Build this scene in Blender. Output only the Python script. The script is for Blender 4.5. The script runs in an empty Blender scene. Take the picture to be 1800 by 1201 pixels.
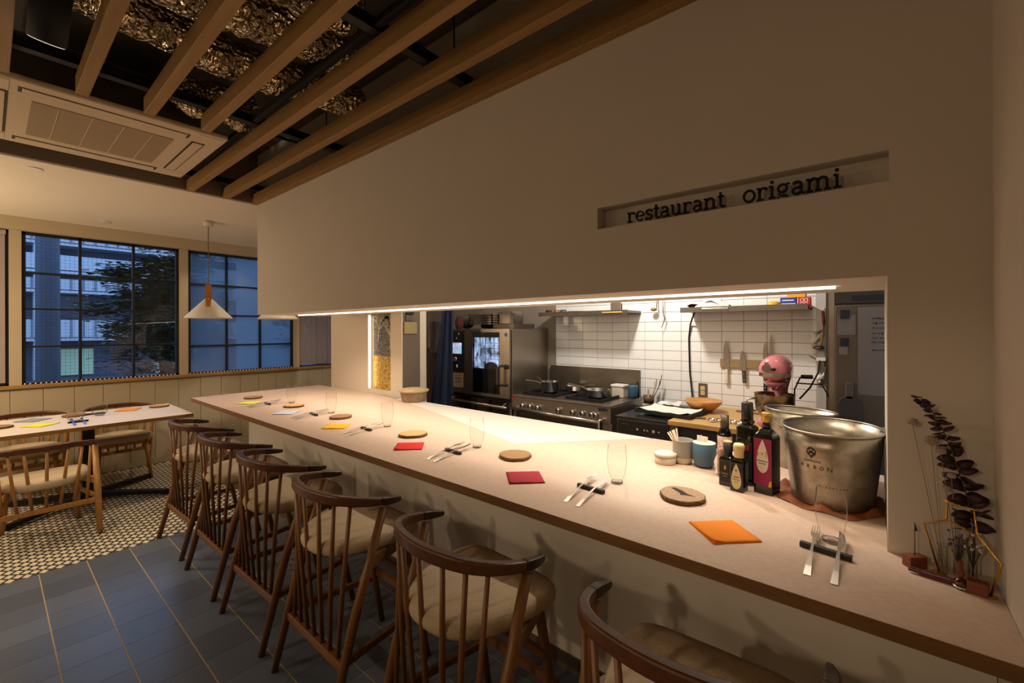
import bpy, bmesh, math, random
from math import sin, cos, pi, radians as RAD
from mathutils import Vector, Matrix
SC = bpy.context.scene
COL = SC.collection
random.seed(7)

# ------------------------------------------------------------------ camera, exposure, sky, lamps
cam = bpy.data.objects.new('camera', bpy.data.cameras.new('camera'))
COL.objects.link(cam)
cam.location = (0, -1.72, 1.5205)
cam.rotation_euler = (Matrix.Rotation(0.6948, 3, 'Z') @ Matrix.Rotation(pi/2, 3, 'X') @ Matrix.Rotation(-0.0028, 3, 'Z')).to_euler()
cam.data.sensor_width = 36
cam.data.lens = 15.404
cam.data.shift_y = -0.01106
cam.data.clip_start = 0.02
SC.camera = cam
SC.view_settings.view_transform = 'Standard'
SC.view_settings.look = 'None'
SC.view_settings.gamma = 1
SC.view_settings.use_curve_mapping = False
SC.view_settings.exposure = 0.0
SC.cycles.use_denoising = True
SC.cycles.max_bounces = 8
SC.cycles.diffuse_bounces = 4
SC.cycles.glossy_bounces = 4
SC.cycles.transmission_bounces = 6
SC.cycles.transparent_max_bounces = 16
SC.cycles.sample_clamp_indirect = 3.0
SC.cycles.caustics_reflective = False
SC.cycles.caustics_refractive = False

W = bpy.data.worlds.new('dusk_sky'); SC.world = W; W.use_nodes = True
bg = W.node_tree.nodes['Background']
bg.inputs[0].default_value = (0.30, 0.46, 0.80, 1)
bg.inputs[1].default_value = 2.7

WARM = (1.0, 0.74, 0.48)
SOFT = (1.0, 0.76, 0.50)
def aim(o, target):
    o.rotation_euler = (Vector(target) - o.location).to_track_quat('-Z', 'Y').to_euler()
def area(name, loc, target, sx, sy, power, col=WARM, spread=180):
    l = bpy.data.lights.new(name, 'AREA'); l.shape = 'RECTANGLE'; l.size = sx; l.size_y = sy; l.energy = power; l.color = col
    o = bpy.data.objects.new(name, l); COL.objects.link(o); o.location = loc; aim(o, target); l.spread = RAD(spread); return o
def spot(name, loc, target, power, ang=60, blend=0.6, rad=0.03, col=WARM):
    l = bpy.data.lights.new(name, 'SPOT'); l.energy = power; l.color = col; l.spot_size = RAD(ang); l.spot_blend = blend; l.shadow_soft_size = rad
    o = bpy.data.objects.new(name, l); COL.objects.link(o); o.location = loc; aim(o, target); return o
def point(name, loc, power, rad=0.03, col=WARM):
    l = bpy.data.lights.new(name, 'POINT'); l.energy = power; l.color = col; l.shadow_soft_size = rad
    o = bpy.data.objects.new(name, l); COL.objects.link(o); o.location = loc; return o

# strip lights
o = area('counter_strip_light', (-2.29, 0.29, 1.668), (-2.29, 0.29, 0), 4.3, 0.02, 22, (1, 0.84, 0.66), 118)
# unseen spots added behind the stools to light seats and counter panel
for i, x in enumerate((-4.4, -3.0, -1.7, -0.5)):
    spot('stool_fill_light', (x, -3.2, 2.05), (x + 0.6, -0.35, 0.52), (46, 42, 37, 27)[i], 42, 0.5, 0.035, WARM)
# downlights of the dining ceiling
for x, y, p in ((-4.885, -1.484, 40), (-6.0, -0.979, 12), (-6.0, 0.091, 12), (-5.2, 0.75, 34), (-5.0, -2.4, 34)):
    spot('downlight_light', (x, y, 2.60 if x < -5.5 else 2.70), (x, y, 0), p*1.25, 110, 0.7, 0.04, (1, 0.79, 0.54))
# fill lights added out of view to brighten facade and dining ceiling
for x, y, z, p in ((-5.5, -2.5, 1.70, 50), (-3.5, -3.4, 2.0, 13), (-1.2, -3.4, 2.1, 9)):
    point('rear_fill_light', (x, y, z), p, 0.10, WARM)
# kitchen ceiling lamps
point('kitchen_lamp_light', (-1.50, 1.36, 2.44), 96, 0.07, (1, 0.93, 0.84))
point('kitchen_lamp_light', (-0.35, 1.0, 2.42), 10, 0.05, (1, 0.86, 0.70))
point('kitchen_lamp_light', (-3.4, 1.05, 2.42), 9, 0.05, (1, 0.86, 0.70))

# ------------------------------------------------------------------ helpers
def lin(h):
    h = h.lstrip('#'); r = []
    for i in (0, 2, 4):
        c = int(h[i:i+2], 16)/255
        r.append(c/12.92 if c <= 0.04045 else ((c+0.055)/1.055)**2.4)
    return r
def mat(name, col, rough=0.5, metal=0.0, noise=0.0, scale=10.0, stretch=(1, 1, 1), bump=0.0, bscale=None, col2=None, emit=None, estr=0.0, spec=None, coat=0.0, trans=0.0, detail=4):
    m = bpy.data.materials.new(name); m.use_nodes = True
    nt = m.node_tree; b = nt.nodes['Principled BSDF']
    c = lin(col) if isinstance(col, str) else list(col)
    b.inputs['Base Color'].default_value = (*c, 1)
    b.inputs['Roughness'].default_value = rough
    b.inputs['Metallic'].default_value = metal
    if spec is not None: b.inputs['Specular IOR Level'].default_value = spec
    if coat: b.inputs['Coat Weight'].default_value = coat; b.inputs['Coat Roughness'].default_value = 0.15
    if trans: b.inputs['Transmission Weight'].default_value = trans
    if emit:
        b.inputs['Emission Color'].default_value = (*(lin(emit) if isinstance(emit, str) else emit), 1); b.inputs['Emission Strength'].default_value = estr
    if noise or bump or col2:
        tc = nt.nodes.new('ShaderNodeTexCoord'); mp = nt.nodes.new('ShaderNodeMapping'); mp.inputs['Scale'].default_value = stretch
        nt.links.new(tc.outputs['Object'], mp.inputs['Vector'])
        nz = nt.nodes.new('ShaderNodeTexNoise'); nz.inputs['Scale'].default_value = scale; nz.inputs['Detail'].default_value = detail
        nt.links.new(mp.outputs[0], nz.inputs['Vector'])
        if noise or col2:
            cr = nt.nodes.new('ShaderNodeValToRGB')
            k1 = 1-noise; k2 = 1+noise
            c2 = (lin(col2) if isinstance(col2, str) else col2) if col2 else [min(1, x*k2) for x in c]
            cr.color_ramp.elements[0].color = (*[x*k1 for x in c], 1); cr.color_ramp.elements[1].color = (*c2, 1)
            cr.color_ramp.elements[0].position = 0.3; cr.color_ramp.elements[1].position = 0.7
            nt.links.new(nz.outputs['Fac'], cr.inputs[0]); nt.links.new(cr.outputs[0], b.inputs['Base Color'])
        if bump:
            src = nz
            if bscale:
                src = nt.nodes.new('ShaderNodeTexNoise'); src.inputs['Scale'].default_value = bscale; src.inputs['Detail'].default_value = 3
                nt.links.new(mp.outputs[0], src.inputs['Vector'])
            bp = nt.nodes.new('ShaderNodeBump'); bp.inputs['Strength'].default_value = bump; bp.inputs['Distance'].default_value = 0.01
            nt.links.new(src.outputs['Fac'], bp.inputs['Height']); nt.links.new(bp.outputs[0], b.inputs['Normal'])
    return m
def thin_glass(name, tint=(0.96, 0.97, 0.97), gloss=0.35, rough=0.0, base=0.03, k=1.0):
    m = bpy.data.materials.new(name); m.use_nodes = True; nt = m.node_tree; nt.nodes.clear()
    out = nt.nodes.new('ShaderNodeOutputMaterial'); mx = nt.nodes.new('ShaderNodeMixShader')
    tr = nt.nodes.new('ShaderNodeBsdfTransparent'); tr.inputs[0].default_value = (*tint, 1)
    gl = nt.nodes.new('ShaderNodeBsdfGlossy'); gl.inputs['Roughness'].default_value = rough
    lw = nt.nodes.new('ShaderNodeLayerWeight'); lw.inputs[0].default_value = gloss
    ma = nt.nodes.new('ShaderNodeMath'); ma.operation = 'MULTIPLY_ADD'; ma.inputs[1].default_value = k; ma.inputs[2].default_value = base; ma.use_clamp = True
    nt.links.new(lw.outputs['Fresnel'], ma.inputs[0]); nt.links.new(ma.outputs[0], mx.inputs[0])
    nt.links.new(tr.outputs[0], mx.inputs[1]); nt.links.new(gl.outputs[0], mx.inputs[2]); nt.links.new(mx.outputs[0], out.inputs[0])
    return m

class MB:
    def __init__(s): s.v = []; s.f = []; s.sm = []; s.mi = []
    def add(s, vs, fs, smooth=False, mi=0):
        n = len(s.v); s.v += [tuple(p) for p in vs]
        for f in fs: s.f.append([i+n for i in f]); s.sm.append(smooth); s.mi.append(mi)
        return s
    def box(s, x0, x1, y0, y1, z0, z1, mi=0):
        if x0 > x1: x0, x1 = x1, x0
        if y0 > y1: y0, y1 = y1, y0
        if z0 > z1: z0, z1 = z1, z0
        v = [(x, y, z) for z in (z0, z1) for y in (y0, y1) for x in (x0, x1)]
        return s.add(v, [(0, 2, 3, 1), (4, 5, 7, 6), (0, 1, 5, 4), (2, 6, 7, 3), (0, 4, 6, 2), (1, 3, 7, 5)], False, mi)
    def cbox(s, c, d, rz=0, mi=0):
        x, y, z = [q/2 for q in d]
        v = []
        for dz in (-z, z):
            for dy in (-y, y):
                for dx in (-x, x):
                    v.append((c[0]+dx*cos(rz)-dy*sin(rz), c[1]+dx*sin(rz)+dy*cos(rz), c[2]+dz))
        return s.add(v, [(0, 2, 3, 1), (4, 5, 7, 6), (0, 1, 5, 4), (2, 6, 7, 3), (0, 4, 6, 2), (1, 3, 7, 5)], False, mi)
    def sweep(s, pts, w, h, closed=False, up=(0, 0, 1), mi=0, smooth=False):
        pts = [Vector(p) for p in pts]; n = len(pts); up = Vector(up); vs = []
        for i, p in enumerate(pts):
            a = pts[(i-1) % n] if (closed or i > 0) else p; b = pts[(i+1) % n] if (closed or i < n-1) else p
            t = (b-a).normalized(); sd = t.cross(up)
            if sd.length < 1e-4: sd = t.cross(Vector((0, 1, 0)))
            sd.normalize(); u = sd.cross(t).normalized()
            ww = w[i] if isinstance(w, (list, tuple)) else w; hh = h[i] if isinstance(h, (list, tuple)) else h
            for (q, r) in ((-1, -1), (1, -1), (1, 1), (-1, 1)): vs.append(p+sd*(q*ww/2)+u*(r*hh/2))
        fs = []
        for i in range(n if closed else n-1):
            j = (i+1) % n
            for k in range(4): fs.append((i*4+k, i*4+(k+1) % 4, j*4+(k+1) % 4, j*4+k))
        if not closed: fs += [(3, 2, 1, 0), tuple((n-1)*4+k for k in range(4))]
        return s.add(vs, fs, smooth, mi)
    def bar(s, p, q, w, h, mi=0): return s.sweep([p, q], w, h, mi=mi)
    def tube(s, pts, r, n=8, closed=False, mi=0, caps=True):
        pts = [Vector(p) for p in pts]; m = len(pts); vs = []; prev = None
        for i, p in enumerate(pts):
            a = pts[(i-1) % m] if (closed or i > 0) else p; b = pts[(i+1) % m] if (closed or i < m-1) else p
            t = (b-a).normalized()
            if prev is None:
                u = t.cross(Vector((0, 0, 1)))
                if u.length < 1e-3: u = t.cross(Vector((0, 1, 0)))
            else: u = prev - t*prev.dot(t)
            u.normalize(); prev = u; w = t.cross(u)
            rr = r[i] if isinstance(r, (list, tuple)) else r
            for k in range(n):
                an = 2*pi*k/n; vs.append(p+u*(rr*cos(an))+w*(rr*sin(an)))
        fs = []
        for i in range(m if closed else m-1):
            j = (i+1) % m
            for k in range(n): fs.append((i*n+k, i*n+(k+1) % n, j*n+(k+1) % n, j*n+k))
        s.add(vs, fs, True, mi)
        if caps and not closed: s.add([vs[k] for k in range(n)], [tuple(range(n))[::-1]], False, mi); s.add([vs[(m-1)*n+k] for k in range(n)], [tuple(range(n))], False, mi)
        return s
    def lathe(s, prof, n=24, c=(0, 0, 0), sx=1.0, sy=1.0, rz=0.0, mi=0, smooth=True):
        vs = []
        for r, z in prof:
            for k in range(n):
                a = 2*pi*k/n; x = r*cos(a)*sx; y = r*sin(a)*sy
                vs.append((c[0]+x*cos(rz)-y*sin(rz), c[1]+x*sin(rz)+y*cos(rz), c[2]+z))
        fs = []; m = len(prof)
        for i in range(m-1):
            for k in range(n): fs.append((i*n+k, i*n+(k+1) % n, (i+1)*n+(k+1) % n, (i+1)*n+k))
        s.add(vs, fs, smooth, mi)
        if prof[0][0] > 1e-5: s.add(vs[:n], [tuple(range(n))[::-1]], False, mi)
        if prof[-1][0] > 1e-5: s.add(vs[-n:], [tuple(range(n))], False, mi)
        return s
    def prism(s, poly, a, b, axis='z', mi=0):
        n = len(poly)
        def P(p, h): return {'z': (p[0], p[1], h), 'y': (p[0], h, p[1]), 'x': (h, p[0], p[1])}[axis]
        vs = [P(p, a) for p in poly]+[P(p, b) for p in poly]
        fs = [tuple(range(n))[::-1], tuple(range(n, 2*n))]+[(i, (i+1) % n, n+(i+1) % n, n+i) for i in range(n)]
        return s.add(vs, fs, False, mi)
    def ball(s, c, r, nu=12, nv=8, sc=(1, 1, 1), mi=0):
        vs = []; fs = []
        for j in range(nv+1):
            t = pi*j/nv
            for k in range(nu):
                a = 2*pi*k/nu; vs.append((c[0]+r*sc[0]*sin(t)*cos(a), c[1]+r*sc[1]*sin(t)*sin(a), c[2]-r*sc[2]*cos(t)))
        for j in range(nv):
            for k in range(nu): fs.append((j*nu+k, j*nu+(k+1) % nu, (j+1)*nu+(k+1) % nu, (j+1)*nu+k))
        return s.add(vs, fs, True, mi)
    def cyl(s, p, q, r, n=16, r2=None, mi=0): return s.tube([p, q], [r, r if r2 is None else r2], n, mi=mi)
    def grid(s, fn, nu, nv, smooth=True, mi=0):
        vs = [fn(i/nu, j/nv) for j in range(nv+1) for i in range(nu+1)]
        fs = [(j*(nu+1)+i, j*(nu+1)+i+1, (j+1)*(nu+1)+i+1, (j+1)*(nu+1)+i) for j in range(nv) for i in range(nu)]
        return s.add(vs, fs, smooth, mi)
    def mesh(s, name, mats, weld=True):
        me = bpy.data.meshes.new(name); me.from_pydata(s.v, [], s.f)
        for m in (mats if isinstance(mats, (list, tuple)) else [mats]): me.materials.append(m)
        me.polygons.foreach_set('use_smooth', s.sm); me.polygons.foreach_set('material_index', s.mi)
        bm = bmesh.new(); bm.from_mesh(me)
        if weld: bmesh.ops.remove_doubles(bm, verts=bm.verts, dist=1e-5)
        bmesh.ops.recalc_face_normals(bm, faces=bm.faces); bm.to_mesh(me); bm.free()
        return me
    def build(s, name, mats, parent=None, bevel=0.0, seg=2, loc=None):
        return put(s.mesh(name, mats), name, parent, bevel, seg, loc)
def put(me, name, parent=None, bevel=0.0, seg=2, loc=None, rz=0):
    o = bpy.data.objects.new(name, me); COL.objects.link(o); o.parent = parent
    if loc: o.location = loc
    if rz: o.rotation_euler.z = rz
    if bevel:
        b = o.modifiers.new('edge', 'BEVEL'); b.width = bevel; b.segments = seg; b.limit_method = 'ANGLE'; b.angle_limit = RAD(40)
    return o
def tag(o, label, cat, group=None, kind=None):
    o['label'] = label; o['category'] = cat
    if group: o['group'] = group
    if kind: o['kind'] = kind
    return o
def E(name, label, cat, loc=(0, 0, 0), rz=0.0, group=None):
    o = bpy.data.objects.new(name, None); COL.objects.link(o); o.location = loc; o.rotation_euler.z = rz; o.empty_display_size = 0.05
    return tag(o, label, cat, group)
def struct(o): o['kind'] = 'structure'; return o
def copy_tree(o, parent=None):
    c = o.copy(); COL.objects.link(c)
    if parent: c.parent = parent
    for ch in list(o.children): copy_tree(ch, c)
    return c
def text_mesh(body, size, extrude=0.0005, align='CENTER'):
    cu = bpy.data.curves.new('text', 'FONT'); cu.body = body; cu.size = size; cu.extrude = extrude; cu.align_x = align; cu.align_y = 'CENTER'; cu.resolution_u = 3
    ob = bpy.data.objects.new('text', cu); COL.objects.link(ob)
    me = bpy.data.meshes.new_from_object(ob); bpy.data.objects.remove(ob); return me

# ------------------------------------------------------------------ materials
WALL = mat('warm_white_paint', '#ccc4b8', 0.85, noise=0.02, scale=3)
WALLW = mat('cream_panel_paint', '#b5a68a', 0.7)
CEIL = mat('ceiling_paint', '#e3d9c7', 0.9)
DARKC = mat('dark_slab', '#4a443d', 0.95, noise=0.1, scale=2)
KWALL = mat('kitchen_plaster', '#8d8172', 0.85, noise=0.05, scale=3)
TILE = mat('glazed_white_tile', '#e5e4e1', 0.2)
GROUT = mat('tile_grout', '#8c8070', 0.9)
FTILE = [mat('slate_blue_tile', c, 0.28, noise=0.10, scale=4, bump=0.05) for c in ('#5a6373', '#545d6c', '#606979')]
FGROUT = mat('floor_grout', '#b89e70', 0.9)
MGROUT = mat('mosaic_dark', '#2a241e', 0.7)
MOSAIC = mat('mosaic_cream', '#d8ceb4', 0.45, noise=0.08, scale=30)
COUNTER = mat('pink_beige_laminate', '#cbb09b', 0.5, noise=0.04, scale=60, col2='#d1b8a4')
EDGE = mat('counter_edge_wood', '#6d4c29', 0.5, noise=0.15, scale=6, stretch=(1, 8, 8))
WHITE_TOP = mat('white_worktop', '#e0d8cb', 0.35)
OAKB = mat('louver_oak', '#93703f', 0.6, noise=0.12, scale=3, stretch=(1, 14, 14))
OAKC = mat('lit_chair_oak', '#a8763c', 0.45, noise=0.16, scale=8, stretch=(6, 6, 1))  # same design as the stools, oak lightened for the stronger light here
OAK = mat('shaded_stool_oak', '#70481f', 0.45, noise=0.16, scale=8, stretch=(6, 6, 1))  # darker oak tone, the weaker light at the stools put into the colour
WALNUT = mat('walnut', '#553019', 0.38, noise=0.28, scale=10, stretch=(3, 3, 12), coat=0.15)
WALNUTD = mat('walnut_dark_tip', '#332219', 0.35, noise=0.15, scale=10)
FABRIC = mat('beige_wool', '#b9a68a', 0.95, noise=0.06, scale=120, bump=0.25)
BLACK = mat('black_steel', '#141312', 0.5, 0.3)
BLACKM = mat('black_matte', '#0e0d0c', 0.75)
STEEL = mat('brushed_steel', '#a59a8c', 0.32, 0.95, noise=0.06, scale=4, stretch=(30, 30, 1), bump=0.03)
STEELD = mat('dull_steel', '#6f675d', 0.4, 0.9, noise=0.1, scale=5)
CHROME = mat('chrome', '#dcd8d1', 0.22, 1.0)
SILVER = mat('cutlery_steel', '#efeae2', 0.27, 1.0)
FOIL = mat('crinkled_foil', '#d6c4a2', 0.20, 1.0)
nt = FOIL.node_tree; tcf = nt.nodes.new('ShaderNodeTexCoord'); nzf = nt.nodes.new('ShaderNodeTexNoise'); nzf.inputs['Scale'].default_value = 18; nzf.inputs['Detail'].default_value = 2
mxf = nt.nodes.new('ShaderNodeVectorMath'); mxf.operation = 'MULTIPLY_ADD'; mxf.inputs[1].default_value = (0.06, 0.06, 0.06)
nt.links.new(tcf.outputs['Object'], nzf.inputs['Vector']); nt.links.new(nzf.outputs['Color'], mxf.inputs[0]); nt.links.new(tcf.outputs['Object'], mxf.inputs[2])
vof = nt.nodes.new('ShaderNodeTexVoronoi'); vof.inputs['Scale'].default_value = 34; nt.links.new(mxf.outputs[0], vof.inputs['Vector'])
bpf = nt.nodes.new('ShaderNodeBump'); bpf.inputs['Strength'].default_value = 1.0; bpf.inputs['Distance'].default_value = 0.022
nt.links.new(vof.outputs['Distance'], bpf.inputs['Height']); nt.links.new(bpf.outputs[0], nt.nodes['Principled BSDF'].inputs['Normal'])
PLAST = mat('ac_plastic', '#cbb899', 0.5)
PLASTD = mat('ac_grille', '#9d8765', 0.6)
FRAMEK = mat('window_frame_dark', '#16161a', 0.5, 0.2)
PANE = thin_glass('window_glass', (0.88, 0.92, 0.95), 0.22, 0.0, 0.02)
TUMBLER = thin_glass('clear_tumbler_glass', (0.99, 0.988, 0.984), 0.04, 0.05, 0.014, 0.62)
VASEG = thin_glass('vase_glass', (0.97, 0.97, 0.96), 0.06, 0.08, 0.01)
SLATE = mat('slate_rest', '#231e1a', 0.6, noise=0.2, scale=30)
GOLD = mat('brass_wire', '#c8922c', 0.25, 1.0)
PINK = mat('pink_enamel', '#d9818a', 0.2, coat=0.5)
PAPER = mat('white_paper', '#e5ded2', 0.8)
WOODT = mat('pale_worktop_wood', '#c79c5c', 0.45, noise=0.12, scale=6, stretch=(1, 10, 10))
PLASTW = mat('white_plastic', '#e8e3da', 0.4)
SILL = mat('sill_wood', '#9a7438', 0.5, noise=0.12, scale=6, stretch=(8, 1, 8))
def frosted(name, col, a=0.55):
    m = bpy.data.materials.new(name); m.use_nodes = True; nt = m.node_tree; nt.nodes.clear()
    out = nt.nodes.new('ShaderNodeOutputMaterial'); mx = nt.nodes.new('ShaderNodeMixShader'); mx.inputs[0].default_value = a
    t = nt.nodes.new('ShaderNodeBsdfTranslucent'); t.inputs[0].default_value = (*lin(col), 1)
    r = nt.nodes.new('ShaderNodeBsdfTransparent'); r.inputs[0].default_value = (0.8, 0.85, 0.9, 1)
    m2 = nt.nodes.new('ShaderNodeMixShader'); m2.inputs[0].default_value = 0.05
    g = nt.nodes.new('ShaderNodeBsdfGlossy'); g.inputs['Roughness'].default_value = 0.12
    nt.links.new(r.outputs[0], mx.inputs[1]); nt.links.new(t.outputs[0], mx.inputs[2]); nt.links.new(mx.outputs[0], m2.inputs[1]); nt.links.new(g.outputs[0], m2.inputs[2]); nt.links.new(m2.outputs[0], out.inputs[0])
    return m
FROST = frosted('frosted_film_glass', '#7f8c93', 0.60)
BLINDM = mat('blind_cloth', '#b3a6a2', 0.9)
nt = BLINDM.node_tree; tl_ = nt.nodes.new('ShaderNodeBsdfTranslucent'); tl_.inputs[0].default_value = (*lin('#d8c6c0'), 1); mx_ = nt.nodes.new('ShaderNodeMixShader'); mx_.inputs[0].default_value = 0.28
nt.links.new(nt.nodes['Principled BSDF'].outputs[0], mx_.inputs[1]); nt.links.new(tl_.outputs[0], mx_.inputs[2]); nt.links.new(mx_.outputs[0], nt.nodes['Material Output'].inputs[0])
LED = mat('led_diffuser', '#ffffff', 0.5, emit=(1, 0.86, 0.68), estr=4)

# ------------------------------------------------------------------ the room
XR = 0.238          # right wall
XL = -4.71          # end of the hanging wall, edge of the dining ceiling
XW = -6.38          # window wall
TOP = 3.25
fl = MB().box(-6.6, 2.0, -4.0, 2.45, -0.12, -0.002)
floor = struct(fl.build('floor', FGROUT))
tm = [MB().box(0, 0.2045, 0, 0.2105, -0.006, 0).mesh('floor_tile', m) for m in FTILE]
for i in range(17):
    for j in range(13):
        x = -4.035+0.2065*i; y = -0.648-0.216*(j)
        if x > -0.7 and y > -1.2: continue
        put(tm[(i*7+j*5+(i*j) % 3) % 3], 'floor_tile', floor, loc=(x+0.001, y-0.2135, 0))
for i in range(17):
    for j in range(3):
        put(tm[(i+j) % 3], 'floor_tile', floor, loc=(-4.035+0.2065*i+0.0015, -0.648+0.216*j+0.0025, 0))
MB().box(-6.4, -4.04, -3.9, 2.3, -0.002, -0.0008).build('mosaic_bed', MGROUT, floor)
mo = MB(); p = 0.036
for i in range(66):
    for j in range(70):
        x = -4.06-i*p; y = -3.0+j*2*p+(i % 2)*p
        if y > 1.4 or x < -6.36: continue
        a, b = p*0.82, p*0.62
        vs = [(x-a, y, -0.0008), (x, y-b, -0.0008), (x+a, y, -0.0008), (x, y+b, -0.0008)]
        k = 0.90; vt = [(x-a*k, y, 0.0006), (x, y-b*k, 0.0006), (x+a*k, y, 0.0006), (x, y+b*k, 0.0006)]
        mo.add(vs+vt, [(4, 5, 6, 7), (0, 1, 5, 4), (1, 2, 6, 5), (2, 3, 7, 6), (3, 0, 4, 7)])
o = put(mo.mesh('mosaic_chips', MOSAIC, weld=False), 'mosaic_chips', floor); o['kind'] = 'stuff'

# window wall: band below, band above, piers
wins = [(-2.83, -1.582), (-1.50, -0.248), (-0.16, 1.082), (1.165, 2.2)]
ww = MB().box(XW-0.14, XW, -4.0, 2.45, 0, 0.97).box(XW-0.14, XW, -4.0, 2.45, 2.5, 3.3)
ys = [-4.0]+[q for w in wins for q in w]+[2.45]
for a, b in zip(ys[0::2], ys[1::2]): ww.box(XW-0.14, XW, a, b, 0.97, 2.5)
wall_w = struct(ww.build('wall_window', WALLW))
pm = MB().box(0, 0.012, 0, 0.2165, 0.06, 0.955).mesh('panel', WALLW)
for k in range(27):
    put(pm, 'panel', wall_w, bevel=0.003, seg=1, loc=(XW, -3.55+0.2195*k, 0))
struct(MB().box(XW, XW+0.016, -4.0, 2.3, 0.0, 0.06).build('baseboard_window', WALLW))
struct(MB().box(XW-0.02, XW+0.035, -4.0, 2.3, 0.966, 1.0).build('trim_1', SILL, bevel=0.004))
struct(MB().box(XW, XW+0.02, -4.0, 0.9, 2.505, 2.64).build('trim_2', WALLW))
def window(name, y0, y1, vm, hm, panemats):
    fr = MB(); t = 0.028; x0, x1 = XW-0.07, XW-0.02; z0, z1 = 1.0, 2.5
    fr.box(x0, x1, y0, y1, z1-t, z1).box(x0, x1, y0, y1, z0, z0+t*0.6).box(x0, x1, y0, y0+t, z0, z1).box(x0, x1, y1-t, y1, z0, z1)
    f = struct(fr.build(name, FRAMEK))
    for v in vm: MB().box(x0, x1, v-0.011, v+0.011, z0, z1).build('muntin', FRAMEK, f)
    for h in hm: MB().box(x0+0.005, x1-0.005, y0, y1, h-0.009, h+0.009).build('muntin', FRAMEK, f)
    yy = [y0+t]+list(vm)+[y1-t]; zz = [z0+0.01]+list(hm)+[z1-t]
    for a, b in zip(yy, yy[1:]):
        for c, d in zip(zz, zz[1:]):
            MB().box(XW-0.048, XW-0.044, a, b, c, d).build('pane', panemats(a, c), f)
    return f
window('window_1', -2.83, -1.582, (-2.2,), (1.75,), lambda y, z: PANE)
w2 = window('window_2', -1.50, -0.248, (-1.089, -0.660), (1.371, 1.744, 2.10), lambda y, z: PANE)
w3 = window('window_3', -0.16, 1.082, (0.256, 0.651), (1.339, 1.717, 2.095), lambda y, z: FROST)
window('window_4', 1.165, 2.2, (1.68,), (1.75,), lambda y, z: PANE)
wm = MB()
for k in range(36): wm.box(XW-0.043, XW-0.0415, -1.47+k*0.034, -1.4685+k*0.034, 1.02, 2.47)
for k in range(43): wm.box(XW-0.043, XW-0.0415, -1.47, -0.28, 1.03+k*0.034, 1.0315+k*0.034)
o = put(wm.mesh('wire_mesh', mat('wire_in_glass', '#2b3340', 0.5, 0.4), weld=False), 'wire_mesh', w2); o['kind'] = 'stuff'
# sill bead chains
for nm, a, b, lab in (('bead_chain', -1.48, -0.27, 'row of pale beads along the sill under the clear middle window'), ('bead_chain', -0.14, 1.06, 'row of pale beads along the sill under the frosted window')):
    bd = MB(); y = a
    while y < b: bd.ball((XW-0.005, y, 1.008), 0.008, 6, 4); y += 0.036
    tag(bd.build(nm, mat('bead', '#efe2d0', 0.3)), lab, 'bead chain', kind='stuff')
# blinds
rb = E('roller_blind', 'pale roller blind drawn down over the leftmost window', 'blind', (XW-0.004, -2.2, 1.0))
MB().box(-0.006, -0.002, -0.60, 0.595, 0.03, 1.46).build('cloth', BLINDM, rb)
MB().cyl((0.0, -0.61, 1.47), (0.0, 0.60, 1.47), 0.022).build('roller', PLASTW, rb)
MB().box(-0.01, 0.002, -0.60, 0.595, 0.012, 0.03).build('bottom_bar', FRAMEK, rb)
vb = E('vertical_blind', 'vertical fabric blind of hanging slats in the far corner window', 'blind', (XW-0.004, 1.17, 1.0))
sm = MB().box(-0.0015, 0.0015, -0.042, 0.042, 0.03, 1.44).mesh('slat', BLINDM)
for k in range(12): put(sm, 'slat', vb, loc=(-0.012+0.002*(k % 2), 0.045+k*0.082, 0), rz=RAD(8))
MB().box(-0.02, 0.015, 0, 1.03, 1.44, 1.48).build('head_rail', PLASTW, vb)

# ceilings
cl = MB().prism([(XL, 2.762), (XL, TOP), (-6.6, TOP), (-6.6, 2.613)], -4.0, 2.45, 'y')
struct(cl.build('ceiling', CEIL))
struct(MB().box(XL-0.0, 2.0, -4.0, 2.45, TOP, TOP+0.1).build('ceiling_slab', DARKC))
struct(MB().box(XL, XL+0.012, -4.0, 0, 2.775, TOP).build('trim_3', mat('fascia_grey', '#7b6c58', 0.9)))
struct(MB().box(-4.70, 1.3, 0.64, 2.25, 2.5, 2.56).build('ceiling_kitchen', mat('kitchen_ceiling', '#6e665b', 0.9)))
# hanging facade wall with the serving opening and the recess for the sign
YB = 0.63; zL = 1.68; rx0, rx1, rz0, rz1 = -0.943, 0.0285, 1.9625, 2.055
fw = MB()
fw.box(XL, rx0, 0, YB, zL, TOP).box(rx0, rx1, 0, YB, zL, rz0).box(rx0, rx1, 0, YB, rz1, TOP).box(rx0, rx1, 0.07, YB, rz0, rz1).box(rx1, XR+0.15, 0, YB, zL, TOP)
fw.box(0.0235, XR+0.15, 0, YB, 0.0, zL)
struct(fw.build('wall_facade', WALL))
struct(MB().box(XR, XR+0.12, -4.0, 0, 0, TOP).build('wall_right', WALL))
struct(MB().box(-6.6, 0.5, -4.1, -4.0, 0, TOP).build('wall_rear', WALL))
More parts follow.
